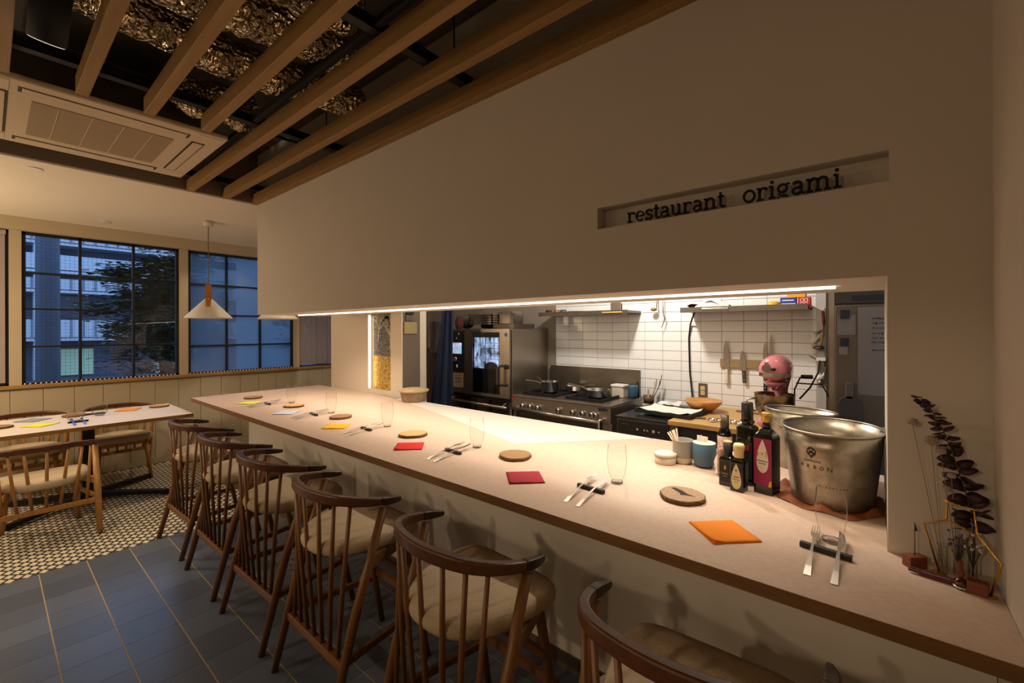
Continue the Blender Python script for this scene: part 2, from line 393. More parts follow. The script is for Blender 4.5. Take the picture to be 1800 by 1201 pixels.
# kitchen shell
wb = struct(MB().box(-6.6, 1.4, 2.258, 2.4, 0, 2.6).build('wall_kitchen', [KWALL]))
struct(MB().box(-5.025, -4.886, 2.14, 2.258, 0, 2.6).build('trim_4', mat('door_jamb', '#b39a78', 0.7)))
struct(MB().box(1.3, 1.4, 0.63, 2.4, 0, 2.6).build('wall_kitchen_right', KWALL))
MB().box(-2.80, -0.352, 2.252, 2.258, 0.80, 2.5).build('tile_bed', GROUT, wb)
tl = MB().box(0.001, 0.1665, -0.006, 0, 0.001, 0.0858).mesh('tile', TILE)
for r in range(12):
    for c in range(15):
        x = -2.852+0.1678*c
        if x < -2.81: continue
        put(tl, 'tile', wb, bevel=0.0012, seg=1, loc=(x, 2.252, 0.80+0.0882*r))
struct(MB().box(-0.352, -0.29, 2.244, 2.258, 0.0, 2.5).build('trim_5', mat('white_strip_panel', '#b5b2ae', 0.6)))
# column with lit niche
cx0, cx1, cy0, cy1 = -4.951, -3.579, 0.885, 1.19
nx0, nx1, nz0, nz1, nd = -4.169, -3.764, 0.905, 1.90, 0.06
cm = MB().box(cx0, nx0, cy0, cy1, 0, 2.78).box(nx1, cx1, cy0, cy1, 0, 2.78).box(nx0, nx1, cy0, cy1, 0, nz0).box(nx0, nx1, cy0, cy1, nz1, 2.78).box(nx0, nx1, cy0+nd, cy1, nz0, nz1)
col_ = struct(cm.build('column', mat('column_plaster', '#d6cab4', 0.85)))
MB().box(cx1, cx1+0.004, cy0+0.012, 1.107, 0, 2.5).build('side_panel', mat('taupe_panel', '#6b5f50', 0.8), col_)
# counter body (fixed)
struct(MB().box(-4.80, XR-0.002, -0.05, 0.80, 0, 0.819).build('wall_counter', WALL))
struct(MB().box(-4.80, XR-0.002, -0.062, -0.05, 0, 0.07).build('baseboard_counter', mat('skirting', '#5c5040', 0.7)))

# ------------------------------------------------------------------ sign lettering (slab serif strokes)
def ribbon(mb, pts, w, y0, y1):
    n = len(pts); L = []; Rr = []
    for i in range(n):
        a = Vector(pts[max(0, i-1)]); b = Vector(pts[min(n-1, i+1)]); t = (b-a).normalized(); nn = Vector((-t.y, t.x)); p = Vector(pts[i]); L.append(p+nn*w/2); Rr.append(p-nn*w/2)
    poly = L+Rr[::-1]
    vs = [(q.x, y0, q.y) for q in poly]+[(q.x, y1, q.y) for q in poly]; m = len(poly)
    fs = []
    for i in range(n-1):
        fs += [(i, i+1, m-2-i, m-1-i), (m+i, m+m-1-i, m+m-2-i, m+i+1), (i, m+i, m+i+1, i+1), (m-1-i, m-2-i, 2*m-2-i, 2*m-1-i)]
    fs += [(0, m-1, 2*m-1, m), (n-1, m+n-1, m+n, n)]
    mb.add(vs, fs)
def arc(cx, cy, rx, ry, a0, a1, n=14): return [(cx+rx*cos(RAD(a0+(a1-a0)*i/n)), cy+ry*sin(RAD(a0+(a1-a0)*i/n))) for i in range(n+1)]
TK, TN = 0.17, 0.12
GL = {
 'r': (0.66, [(TK, [(0.2, 0.05), (0.2, 0.97)]), (TN, [(0.04, 0.06), (0.42, 0.06)]), (TN, [(0.04, 0.94), (0.2, 0.94)]), (TN, [(0.2, 0.62)]+arc(0.42, 0.66, 0.2, 0.28, 150, 60, 8)), (0.2, [(0.5, 0.93), (0.6, 0.78)])]),
 'e': (0.74, [(TN, arc(0.37, 0.5, 0.28, 0.44, 0, 180)+arc(0.37, 0.5, 0.28, 0.44, 180, 320)), (0.11, [(0.1, 0.5), (0.7, 0.5)])]),
 's': (0.64, [(TK, arc(0.32, 0.72, 0.2, 0.2, 40, 250, 10)+arc(0.32, 0.28, 0.21, 0.2, 70, -150, 10)), (0.1, [(0.52, 0.98), (0.52, 0.7)]), (0.1, [(0.1, 0.02), (0.1, 0.3)])]),
 't': (0.5, [(TK, [(0.22, 1.3), (0.22, 0.25)]+arc(0.36, 0.22, 0.14, 0.16, 180, 330, 6)), (TN, [(0.03, 0.94), (0.44, 0.94)])]),
 'a': (0.74, [(TK, arc(0.33, 0.7, 0.22, 0.24, 150, 0, 8)+[(0.55, 0.1), (0.7, 0.06)]), (0.15, arc(0.32, 0.28, 0.21, 0.23, 60, 330, 12)), (0.12, [(0.4, 0.52), (0.55, 0.55)])]),
 'u': (0.86, [(TK, [(0.2, 0.96), (0.2, 0.32)]+arc(0.4, 0.3, 0.2, 0.25, 180, 340, 8)), (TK, [(0.64, 0.96), (0.64, 0.05)]), (TN, [(0.04, 0.94), (0.2, 0.94)]), (TN, [(0.48, 0.94), (0.64, 0.94)]), (TN, [(0.64, 0.06), (0.82, 0.06)])]),
 'n': (0.88, [(TK, [(0.2, 0.05), (0.2, 0.97)]), (TN, [(0.04, 0.94), (0.2, 0.94)]), (TK, arc(0.44, 0.66, 0.22, 0.28, 160, 0, 8)+[(0.66, 0.06)]), (TN, [(0.04, 0.06), (0.38, 0.06)]), (TN, [(0.5, 0.06), (0.84, 0.06)])]),
 'o': (0.78, [(0.15, arc(0.39, 0.5, 0.3, 0.44, 0, 180)+arc(0.39, 0.5, 0.3, 0.44, 180, 360))]),
 'i': (0.44, [(TK, [(0.22, 0.05), (0.22, 0.97)]), (TN, [(0.05, 0.94), (0.22, 0.94)]), (TN, [(0.04, 0.06), (0.4, 0.06)]), (0.2, [(0.22, 1.17), (0.22, 1.37)])]),
 'g': (0.76, [(0.14, arc(0.34, 0.66, 0.23, 0.29, 0, 180)+arc(0.34, 0.66, 0.23, 0.29, 180, 360)), (0.11, [(0.5, 0.86), (0.6, 0.96), (0.72, 0.95)]), (0.11, [(0.24, 0.38), (0.14, 0.24), (0.2, 0.12), (0.46, 0.1), (0.62, 0.0)]), (0.12, [(0.08, -0.06), (0.14, 0.04)])]),
 'm': (1.3, [(TK, [(0.2, 0.05), (0.2, 0.97)]), (TN, [(0.04, 0.94), (0.2, 0.94)]), (TK, arc(0.42, 0.68, 0.2, 0.27, 160, 0, 8)+[(0.62, 0.06)]), (TK, arc(0.84, 0.68, 0.22, 0.27, 160, 0, 8)+[(1.06, 0.06)]), (TN, [(0.04, 0.06), (0.38, 0.06)]), (TN, [(0.48, 0.06), (0.8, 0.06)]), (TN, [(0.92, 0.06), (1.24, 0.06)])]),
}
sg = E('sign_lettering', 'black slab serif lettering reading restaurant origami in the wall recess', 'sign', (-0.45, 0.035, 1.9765))
def word(w, x0, x1, xh):
    tot = sum(GL[c][0] for c in w); k = (x1-x0)/tot; x = x0
    for c in w:
        adv, st = GL[c]; mb = MB()
        for tw, pts in st: ribbon(mb, [(x+0.45+q[0]*k, q[1]*xh) for q in pts], tw*(k+xh)/2, -0.004, 0.004)
        mb.build('letter', BLACKM, sg); x += adv*k
word('restaurant', -0.820, -0.432, 0.043); word('origami', -0.374, -0.086, 0.045)

# ------------------------------------------------------------------ LED strips
tag(MB().box(-4.45, -0.118, 0.278, 0.302, 1.671, 1.679).build('light_strip', LED), 'long glowing light strip under the hanging wall above the counter', 'strip light')
tag(MB().box(-4.168, -4.152, 0.892, 0.905, 0.915, 1.68).build('light_strip', LED), 'upright glowing light strip in the left edge of the column niche', 'strip light')

# ------------------------------------------------------------------ timber louvers and what hangs in the void
bnames = ['outermost louver, farthest from the facade wall', 'second louver from the outer side, ending at the air conditioner', 'third louver from the outer side, ending at the air conditioner', 'fourth louver from the outer side, ending at the air conditioner corner', 'third louver from the facade wall, running past the air conditioner', 'second louver from the facade wall', 'louver lying against the top of the facade wall']
for i in range(7):
    y = [-1.672, -1.395, -1.118, -0.843, -0.560, -0.278, -0.026][i]
    x0 = -3.21 if i < 4 else XL+0.013
    tag(MB().box(x0, XR-0.001, y-0.0255, y+0.0255, 2.762, 2.855).build('ceiling_louver', OAKB, bevel=0.002, seg=1), 'oak '+bnames[i], 'louver', 'oak louvers under the open ceiling')
for i, (x, lab) in enumerate(((-4.55, 'black steel channel across the louvers nearest the dining ceiling'), (-3.10, 'black steel channel across the louvers beside the air conditioner'), (-1.73, 'black steel channel across the louvers nearest the camera'))):
    ch = E('steel_channel', lab, 'channel', (x, -1.2, 2.856), group='steel channels above the louvers')
    MB().box(-0.03, 0.03, -1.6, 1.19, 0, 0.004).box(-0.03, -0.026, -1.6, 1.19, 0, 0.05).box(0.026, 0.03, -1.6, 1.19, 0, 0.05).build('rail', BLACK, ch)
    for y in (-0.86, -0.12, 0.55, 1.08):
        MB().cyl((0, y, 0.004), (0, y, TOP-2.856), 0.005, 6).build('hanger_rod', STEELD, ch)
tr = E('lighting_track', 'slim black lighting track beside the third louver', 'lighting track', (-2.3, -0.610, 2.862))
MB().box(-1.9, 2.3, -0.017, 0.017, 0, 0.03).build('rail', BLACKM, tr)
MB().box(-0.05, 0.05, -0.02, 0.02, 0.03, 0.07).build('feed_box', BLACKM, tr)
tr2 = E('lighting_track', 'slim black lighting track carrying the spotlight near the air conditioner', 'lighting track', (-2.2, -1.55, 2.95))
MB().box(-1.0, 2.0, -0.017, 0.017, 0, 0.03).build('rail', BLACKM, tr2)
sp = E('track_spotlight', 'black cylinder spotlight hanging between the outer louvers', 'spotlight', (-2.50, -1.552, 2.95))
MB().cyl((0, 0, -0.01), (0, 0, -0.13), 0.018).build('stem', BLACKM, sp)
MB().box(-0.06, 0.06, -0.02, 0.02, -0.02, 0).build('adapter', BLACKM, sp)
d = Vector((-0.50, -0.06, -0.84)).normalized(); a = Vector((0.06, 0, -0.10))
MB().cyl(a, a+d*0.20, 0.058, 20).build('lamp_body', BLACKM, sp)
MB().cyl(a+d*0.196, a+d*0.203, 0.053, 20).build('lens', mat('spot_lens', '#ffffff', 0.3, emit=(1, 0.86, 0.75), estr=0.7), sp)
spot('track_spotlight_light', Vector((-2.50, -1.552, 2.95))+a+d*0.225, Vector((-2.50, -1.552, 2.95))+a+d*2.5, 95, 52, 0.75, 0.04, (1, 0.80, 0.58))
def duct(lab, x, y0, y1, z, r, wob=0.02, dx=0.0):
    n = 60; rnd = random.Random(lab)
    rr = [r*(1+0.05*rnd.uniform(-1, 1)+(0.035 if k % 2 else -0.035)) for k in range(n+1)]
    ph = rnd.uniform(0, 6)
    pts = [(x+wob*sin(ph+k*0.22)+dx*k/n, y0+(y1-y0)*k/n, z+wob*0.7*cos(ph+k*0.19)) for k in range(n+1)]
    return tag(MB().tube(pts, rr, 18).build('flexible_duct', FOIL), lab, 'duct', 'foil ducts above the louvers')
duct('foil wrapped duct ending in the open above the louvers', -2.66, -2.6, -0.14, 3.00, 0.105)
duct('foil wrapped duct crossing the middle of the open ceiling', -2.25, -2.6, -0.42, 3.02, 0.12)
duct('foil wrapped duct nearest the camera in the open ceiling', -1.66, -2.6, -0.62, 3.02, 0.12, 0.02, -0.25)
duct('crinkled foil duct rising from behind the air conditioner', -3.22, -1.0, -0.55, 2.97, 0.10, 0.03)
tag(MB().tube([(-3.6, -1.75, 3.05), (-3.6, -0.2, 3.04)], 0.012, 8).tube([(-3.6, -0.2, 3.04), (-3.6, -0.01, 3.04)], 0.012, 8).build('conduit_pipe', BLACK), 'thin dark conduit pipe across the ceiling void', 'pipe')

# ------------------------------------------------------------------ air conditioner
ax0, ax1, ay0, ay1, az = -4.42, -3.315, -1.80, -0.685, 2.785
ac = E('air_conditioner', 'square cream ceiling cassette air conditioner with a central grille', 'air conditioner', ((ax0+ax1)/2, (ay0+ay1)/2, az))
ax, ay = (ax1-ax0)/2, (ay1-ay0)/2
MB().box(-ax, ax, -ay, ay, 0.0, 0.035).build('panel', PLAST, ac, bevel=0.012, seg=3)
MB().box(-0.44, 0.44, -0.44, 0.44, 0.035, 0.30).build('housing', STEELD, ac)
MB().box(-0.31, 0.31, -0.315, 0.315, -0.004, 0.002).build('grille', mat('ac_grille_face', '#9a8464', 0.6), ac)
gs = MB().box(-0.31, 0.31, -0.0022, 0.0022, -0.007, -0.003).mesh('slat', PLAST)
for k in range(4): put(gs, 'slat', ac, loc=(0, -0.21+k*0.14, 0))
for q, (dx, dy) in enumerate(((1, 0), (-1, 0), (0, 1), (0, -1))):
    s_ = MB(); f_ = MB()
    if dx: s_.box(dx*0.40, dx*0.475, -0.37, 0.37, -0.001, 0.004); f_.box(dx*0.412, dx*0.468, -0.355, 0.355, -0.006, 0.0)
    else: s_.box(-0.37, 0.37, dy*0.40, dy*0.475, -0.001, 0.004); f_.box(-0.355, 0.355, dy*0.412, dy*0.468, -0.006, 0.0)
    s_.build('outlet_slot', mat('ac_slot_dark', '#3a3025', 0.8) if q == 0 else bpy.data.materials['ac_slot_dark'], ac)
    f_.build('flap', PLAST, ac, bevel=0.004)
for cxx in (-1, 1):
    for cyy in (-1, 1): MB().box(cxx*0.39, cxx*0.53, cyy*0.40, cyy*0.535, -0.003, 0.001).build('corner_cover', PLAST, ac, bevel=0.006)

# ------------------------------------------------------------------ downlights and pendants of the dining ceiling
def ceilz(x): return 2.762 - (XL-x)*(0.1333/1.67)
for x, y, lab in ((-4.885, -1.484, 'round recessed downlight nearest the air conditioner'), (-6.12, -0.93, 'round recessed downlight above the clear middle window'), (-6.18, 0.10, 'round recessed downlight behind the hanging pendant')):
    dl = E('downlight', lab, 'downlight', (x, y, ceilz(x)))
    MB().lathe([(0.034, -0.001), (0.046, -0.004), (0.047, 0.002), (0.034, 0.002)], 20).build('rim', PLASTW, dl)
    MB().lathe([(0.0, 0.0), (0.034, -0.0005)], 20).build('lens', mat('downlight_lens', '#ffffff', 0.4, emit=(1, 0.82, 0.6), estr=1.2) if 'downlight_lens' not in bpy.data.materials else bpy.data.materials['downlight_lens'], dl)
SHADE = mat('pendant_white', '#d8d0c2', 0.5)
STRAP = mat('pendant_oak_strap', '#b0752c', 0.45, noise=0.1, scale=8, stretch=(8, 8, 1))
def pendant(x, y, lab):
    p_ = E('pendant_lamp', lab, 'pendant lamp', (x, y, 1.655), group='conical pendants over the dining tables')
    MB().lathe([(0.215, 0.0), (0.218, 0.004), (0.216, 0.012), (0.03, 0.215), (0.0, 0.225)], 40).lathe([(0.213, 0.002), (0.028, 0.208)], 40).build('lamp_shade', SHADE, p_)
    MB().lathe([(0.0, 0.03), (0.13, 0.03)], 30).build('diffuser', mat('pendant_glow', '#ffffff', 0.5, emit=(1, 0.80, 0.55), estr=5) if 'pendant_glow' not in bpy.data.materials else bpy.data.materials['pendant_glow'], p_)
    c = 0.957; s_ = -0.29
    def q(r, z): return (r*c, r*s_, z)
    MB().sweep([q(0.004, 0.365), q(0.006, 0.300), q(0.010, 0.226), q(0.055, 0.178), q(0.112, 0.120)], [0.050, 0.058, 0.058, 0.048, 0.040], 0.014, up=(c, s_, 0.3)).build('strap', STRAP, p_)
    MB().cyl((0, 0, 0.22), (0, 0, ceilz(x)-1.655-0.03), 0.004, 8).build('cord', mat('cord_grey', '#6f665a', 0.6) if 'cord_grey' not in bpy.data.materials else bpy.data.materials['cord_grey'], p_)
    MB().lathe([(0.042, -0.055), (0.048, -0.05), (0.048, 0.0)], 24, (0, 0, ceilz(x)-1.655)).build('canopy', SHADE, p_)
    spot('pendant_light', (x, y, 1.675), (x, y, 0), 52, 104, 0.7, 0.05, (1, 0.84, 0.66))
pendant(-5.52, -0.19, 'white cone pendant with oak strap in front of the windows')
pendant(-5.52, 0.52, 'white cone pendant half hidden behind the hanging wall')

# ------------------------------------------------------------------ counter top
ct = MB().prism([(-5.243, -0.42), (XR-0.001, -0.42), (XR-0.001, -0.001), (0.0225, -0.001), (0.0225, 0.885), (-1.05, 0.885), (-1.621, 0.250), (-2.3, 0.463), (-2.9, 0.645), (-3.30, 0.752), (-3.62, 0.822), (-3.9, 0.868), (-4.1, 0.884), (-5.243, 0.884)], 0.8205, 0.857)
cto = ct.build('counter_top', COUNTER)
tag(cto, 'long pinkish beige counter top running along the serving opening', 'counter')
MB().prism([(-5.244, -0.4215), (XR-0.001, -0.4215), (XR-0.001, -0.4200), (-5.2425, -0.4200), (-5.2425, 0.884), (-5.244, 0.884)], 0.8203, 0.8565).build('edge_band', EDGE, cto)
wt = MB().prism([(-1.625, 0.253), (-1.06, 0.882), (-1.15, 0.884), (-3.575, 0.884), (-3.575, 0.815), (-3.30, 0.755), (-2.9, 0.648), (-2.3, 0.466)], 0.822, 0.8568)
tag(wt.build('worktop_inset', WHITE_TOP), 'white triangular worktop inset into the kitchen side of the counter', 'worktop')

# ------------------------------------------------------------------ stools and chairs
def hoop_pts(n=40):
    P = [(-0.250, 0.115), (-0.257, 0.055), (-0.253, -0.01), (-0.230, -0.080), (-0.175, -0.140), (-0.095, -0.172), (0, -0.182)]
    P = P+[(-x, y) for x, y in P[-2::-1]]
    out = []
    m = len(P)
    for k in range(n+1):
        t = k/n*(m-1); i = min(int(t), m-2); u = t-i
        p0 = P[max(i-1, 0)]; p1 = P[i]; p2 = P[i+1]; p3 = P[min(i+2, m-1)]
        q = []
        for d_ in (0, 1):
            q.append(0.5*((2*p1[d_])+(-p0[d_]+p2[d_])*u+(2*p0[d_]-5*p1[d_]+4*p2[d_]-p3[d_])*u*u+(-p0[d_]+3*p1[d_]-3*p2[d_]+p3[d_])*u**3))
        out.append(tuple(q))
    return out
HP = hoop_pts(44)
def seat_mesh(z0, zt):
    mb = MB(); n = 44
    def outline(k):
        a = 2*pi*k/n; c, s_ = cos(a), sin(a); e = 0.32 if s_ > 0 else 0.80
        x = 0.232*abs(c)**e*(1 if c > 0 else -1); y = 0.04+0.215*abs(s_)**e*(1 if s_ > 0 else -1)
        f = (y+0.175)/0.43; x *= 0.78+0.22*min(1, f*1.5) if y < 0.1 else 1.0
        return x, y
    rings = []
    for sc, z in ((0.93, z0), (0.985, z0+0.012), (1.0, z0+0.03), (0.985, zt-0.016), (0.94, zt-0.004), (0.8, zt+0.001), (0.5, zt-0.004), (0.2, zt-0.007)):
        rings.append([(outline(k)[0]*sc, 0.04+(outline(k)[1]-0.04)*sc, z) for k in range(n)])
    vs = [p for r in rings for p in r]; fs = []
    for i in range(len(rings)-1):
        for k in range(n): fs.append((i*n+k, i*n+(k+1) % n, (i+1)*n+(k+1) % n, (i+1)*n+k))
    fs += [tuple(range(n))[::-1], tuple((len(rings)-1)*n+k for k in range(n))]
    mb.add(vs, fs, True); return mb
def make_seat(name, label, cat, za, zs, zr, group, OAK):
    # za arm top, zs seat top, zr lower rail height
    t = E(name, label, cat, group=group)
    zc = za-0.018
    def hz(y): return zc+0.052*max(0.0, min(1.0, (0.10-y)/0.27))
    n = len(HP)
    cut = 7
    MB().sweep([(x, y, hz(y)) for x, y in HP[cut-1:n-cut+1]], 0.030, [0.030+0.012*sin(pi*k/(n-2*cut+1)) for k in range(n-2*cut+2)]).build('arm_hoop', WALNUT, t, bevel=0.006, seg=2)
    for sgn in (0, 1):
        seg = HP[:cut] if sgn == 0 else HP[n-cut:][::-1]
        MB().sweep([(x, y, hz(y)) for x, y in seg], [min(0.030, 0.013+0.0045*q) for q in range(len(seg))], [min(0.031, 0.018+0.0035*q) for q in range(len(seg))]).build('arm_tip', WALNUTD, t, bevel=0.005, seg=2)
    seat_mesh(zs-0.062, zs).build('seat', FABRIC, t)
    zf = zs-0.062
    # legs
    k = zf/0.605
    for s_ in (-1, 1):
        ry = -0.205
        MB().tube([(s_*0.252, 0.03, za-0.03), (s_*0.252, 0.03+(ry-0.055)*0.5, (za-0.03)*0.5), (s_*0.252, ry, 0)], [0.0165, 0.020, 0.015], 10).build('leg', OAK, t)
        MB().tube([(s_*0.165, 0.185, zf-0.005), (s_*0.190, 0.305, 0)], [0.019, 0.014], 10).build('leg', OAK, t)
        fz = (zf-0.02)/(za-0.03); yr = 0.03+(ry-0.03)*(1-fz)
        MB().bar((s_*0.245, yr, zf-0.02), (s_*0.165, 0.20, zf-0.02), 0.022, 0.045).build('seat_rail', OAK, t)
        fz = 1-zr/(za-0.03); yr = 0.03+(ry-0.03)*fz; ff = zr*1.0/zf
        MB().bar((s_*0.25, yr, zr+0.02), (s_*0.19, 0.305-0.12*ff, zr+0.02), 0.018, 0.026).build('stretcher', OAK, t)
    MB().bar((-0.165, 0.195, zf-0.02), (0.165, 0.195, zf-0.02), 0.022, 0.04).build('seat_rail', OAK, t)
    fz = 1-zr/(za-0.03); yr = 0.03+(ry-0.03)*fz
    MB().bar((-0.25, yr, zr), (0.25, yr, zr), 0.030, 0.034).build('back_rail', OAK, t, bevel=0.004)
    if zs > 0.55:
        MB().bar((-0.19, 0.262, 0.285), (0.19, 0.262, 0.285), 0.022, 0.03).build('foot_rail', OAK, t)
        MB().bar((-0.185, 0.20, 0.42), (0.185, 0.20, 0.42), 0.02, 0.026).build('foot_rail', OAK, t)
    for j, (hx) in enumerate((12, 14.8, 18, 22, 26, 29.2, 32)):
        i = int(hx); u = hx-i; p0 = HP[i]; p1 = HP[min(i+1, n-1)]
        tx = p0[0]+(p1[0]-p0[0])*u; ty = p0[1]+(p1[1]-p0[1])*u; bx = -0.195+j*0.065
        MB().tube([(tx, ty, hz(ty)-0.012), ((tx+bx)/2, (ty+yr)/2-0.004, (hz(ty)+zr)/2), (bx, yr, zr+0.012)], [0.0078, 0.0095, 0.0085], 8).build('spindle', OAK, t)
    return t
st_lab = ['wooden bar stool nearest the right wall, cut by the bottom of the picture', 'second wooden bar stool from the right wall, beige seat in full view', 'third wooden bar stool from the right wall', 'fourth wooden bar stool from the right wall', 'second wooden bar stool from the dining tables', 'wooden bar stool at the far end, closest to the dining table']
stx = [(-0.325, 2), (-1.062, -3), (-1.815, -1), (-2.470, 1), (-3.130, 0), (-3.805, 2)]
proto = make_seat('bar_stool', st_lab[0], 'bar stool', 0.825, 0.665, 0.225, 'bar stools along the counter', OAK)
for i, (x, a) in enumerate(stx):
    o = proto if i == 0 else copy_tree(proto)
    o['label'] = st_lab[i]; o.location = (x, -0.70, 0); o.rotation_euler.z = RAD(a)
ch_lab = ['low oak dining chair in front of the table with its back to the camera', 'low oak dining chair by the window wall at the right end of the table', 'low oak dining chair by the window wall, left one behind the table']
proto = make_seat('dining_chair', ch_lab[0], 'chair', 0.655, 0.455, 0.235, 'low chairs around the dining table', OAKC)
proto.scale = (1.08, 1, 1); proto.location = (-4.715, -1.445, 0); proto.rotation_euler.z = RAD(90)
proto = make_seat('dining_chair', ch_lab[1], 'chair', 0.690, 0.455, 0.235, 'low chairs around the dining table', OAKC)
for i, (x, y, a) in enumerate(((-6.09, -0.83, -90), (-6.09, -1.49, -90))):
    o = proto if i == 0 else copy_tree(proto)
    o.scale = (1.08, 1, 1); o['label'] = ch_lab[1+i]; o.location = (x, y, 0); o.rotation_euler.z = RAD(a)

# ------------------------------------------------------------------ dining table
tb = E('dining_table', 'pale topped dining table with a black pedestal by the windows', 'table', (-5.455, -1.135, 0))
MB().box(-0.455, 0.455, -0.675, 0.675, 0.712, 0.738).build('table_top', mat('table_laminate', '#e0d4ca', 0.4, noise=0.03, scale=40), tb)
MB().box(-0.457, 0.457, -0.677, 0.677, 0.706, 0.7365).build('edge_band', mat('table_edge_wood', '#a3763f', 0.5), tb)
MB().box(-0.04, 0.04, -0.04, 0.04, 0.03, 0.70).build('post', BLACK, tb, bevel=0.004)
MB().box(-0.2, 0.2, -0.3, 0.3, 0.693, 0.7065).build('mounting_plate', BLACK, tb)
for sx, sy in ((1, 1), (1, -1), (-1, 1), (-1, -1)):
    l = MB(); l.sweep([(sx*0.02, sy*0.03, 0.055), (sx*0.34, sy*0.485, 0.028)], [0.075, 0.045], [0.045, 0.03]); l.box(sx*0.34-0.022, sx*0.34+0.022, sy*0.485-0.022, sy*0.485+0.022, 0, 0.045)
    l.build('foot', BLACK, tb)

# ------------------------------------------------------------------ place settings on the counter
CZ = 0.857
def ringwood(name, c1, c2):
    m = mat(name, c1, 0.7); nt = m.node_tree; b = nt.nodes['Principled BSDF']
    tc = nt.nodes.new('ShaderNodeTexCoord'); wv = nt.nodes.new('ShaderNodeTexWave'); wv.wave_type = 'RINGS'; wv.rings_direction = 'Z'; wv.inputs['Scale'].default_value = 34; wv.inputs['Distortion'].default_value = 5; wv.inputs['Detail Scale'].default_value = 1.5
    cr = nt.nodes.new('ShaderNodeValToRGB'); cr.color_ramp.elements[0].color = (*lin(c2), 1); cr.color_ramp.elements[1].color = (*lin(c1), 1); cr.color_ramp.elements[1].position = 0.6
    nt.links.new(tc.outputs['Object'], wv.inputs[0]); nt.links.new(wv.outputs['Fac'], cr.inputs[0]); nt.links.new(cr.outputs[0], b.inputs['Base Color']); return m
BARK = mat('bark', '#6b4f30', 0.9, noise=0.4, scale=60, bump=0.6)
FACES = {'pale': ringwood('slice_pale', '#d3a868', '#b98a4c'), 'mid': ringwood('slice_mid', '#a07a4c', '#765230'), 'grey': ringwood('slice_grey', '#a98b68', '#7a5c3e')}
BURN = mat('burnt_streak', '#241a12', 0.9)
def coaster(x, y, r, z, face, seed, label, burnt=False, group='wood slice coasters'):
    rnd = random.Random(seed); n = 44
    ph = [rnd.uniform(0, 6.28) for _ in range(4)]
    def rad(a): return r*(1+0.03*sin(2*a+ph[0])+0.02*sin(3*a+ph[1])+0.012*sin(7*a+ph[2])+0.010*sin(13*a+ph[3])+0.012*sin(21*a+ph[1]))
    t = E('wood_coaster', label, 'coaster', (x, y, z), rnd.uniform(0, 6), group)
    poly = [(rad(2*pi*k/n)*cos(2*pi*k/n), rad(2*pi*k/n)*sin(2*pi*k/n)) for k in range(n)]
    rng = MB(); vs = []
    for q, zz in ((0.96, 0), (1.0, 0.004), (1.0, 0.013), (0.965, 0.016), (0.94, 0.0155)): vs += [(px*q, py*q, zz) for px, py in poly]
    fs = [(i*n+k, i*n+(k+1) % n, (i+1)*n+(k+1) % n, (i+1)*n+k) for i in range(4) for k in range(n)]+[tuple(range(n))[::-1]]
    rng.add(vs, fs, True).build('bark_rim', BARK, t)
    MB().prism([(px*0.945, py*0.945) for px, py in poly], 0.002, 0.0165).build('wood_face', FACES[face], t)
    if burnt:
        MB().prism([(-0.055, 0.0), (-0.02, -0.008), (0.012, -0.03), (0.05, -0.045), (0.06, -0.03), (0.03, -0.012), (0.005, 0.005), (0.0, 0.02), (-0.02, 0.008)], 0.0163, 0.0169).build('burn_mark', BURN, t)
    return t
def napkin(x, y, h, z, col, label, rz=0.0, group='folded paper napkins', w=0.112, d=0.108):
    nm = 'napkin_'+col.strip('#')
    m = bpy.data.materials.get(nm) or mat(nm, col, 0.85, bump=0.15, noise=0.03, scale=150)
    t = E('paper_napkin', label, 'napkin', (x, y, z), rz, group)
    rnd = random.Random(label)
    def sheet(z0, s_, off, lift):
        mb = MB()
        def top(u, v):
            a, b = u-0.5, v-0.5
            px = (a-b)*w*s_*1.0; py = (a+b)*d*s_
            zz = z0+lift*(max(0, -py/d-0.1)**2)*(0.6+0.4*sin(9*a+off))+0.0004*sin(20*a+off)*sin(17*b)
            return (px, py+off*0.001, zz)
        mb.grid(top, 10, 10); mb.grid(lambda u, v: (lambda p: (p[0], p[1], p[2]-0.0012))(top(u, v)), 10, 10)
        n = 10
        for e in (lambda k: (k/n, 0), lambda k: (1, k/n), lambda k: (1-k/n, 1), lambda k: (0, 1-k/n)):
            a = [top(*e(k)) for k in range(n+1)]
            mb.add(a+[(q[0], q[1], q[2]-0.0012) for q in a], [(k, k+1, n+2+k, n+1+k) for k in range(n)])
        return mb
    sheet(0.0016, 1.0, rnd.uniform(0, 2), 0.002).build('bottom_fold', m, t)
    sheet(0.0042, 0.985, rnd.uniform(0, 2), 0.012).build('top_fold', m, t)
    return t
gm = MB(); 
gp = [(0.0, 0.004), (0.020, 0.004), (0.026, 0.014), (0.0345, 0.040), (0.0405, 0.075), (0.0425, 0.10), (0.041, 0.13), (0.0385, 0.165), (0.0378, 0.166), (0.0372, 0.165), (0.040, 0.13), (0.0415, 0.10), (0.0395, 0.075), (0.0335, 0.041), (0.024, 0.018), (0.0, 0.013)]
gm.lathe(gp, 36)
GLASS_ME = gm.mesh('tumbler', TUMBLER)
GBASE = thin_glass('glass_base', (0.97, 0.97, 0.96), 0.12, 0.15, 0.06)
GB_ME = MB().lathe([(0.0, 0.0), (0.022, 0.0), (0.0245, 0.004), (0.024, 0.009), (0.0, 0.0115)], 30).mesh('base', GBASE)
GLASS_LOW = GLASS_ME.copy(); GLASS_LOW.materials[0] = thin_glass('low_tumbler_glass', (0.97, 0.97, 0.96), 0.08, 0.06, 0.02, 0.7)
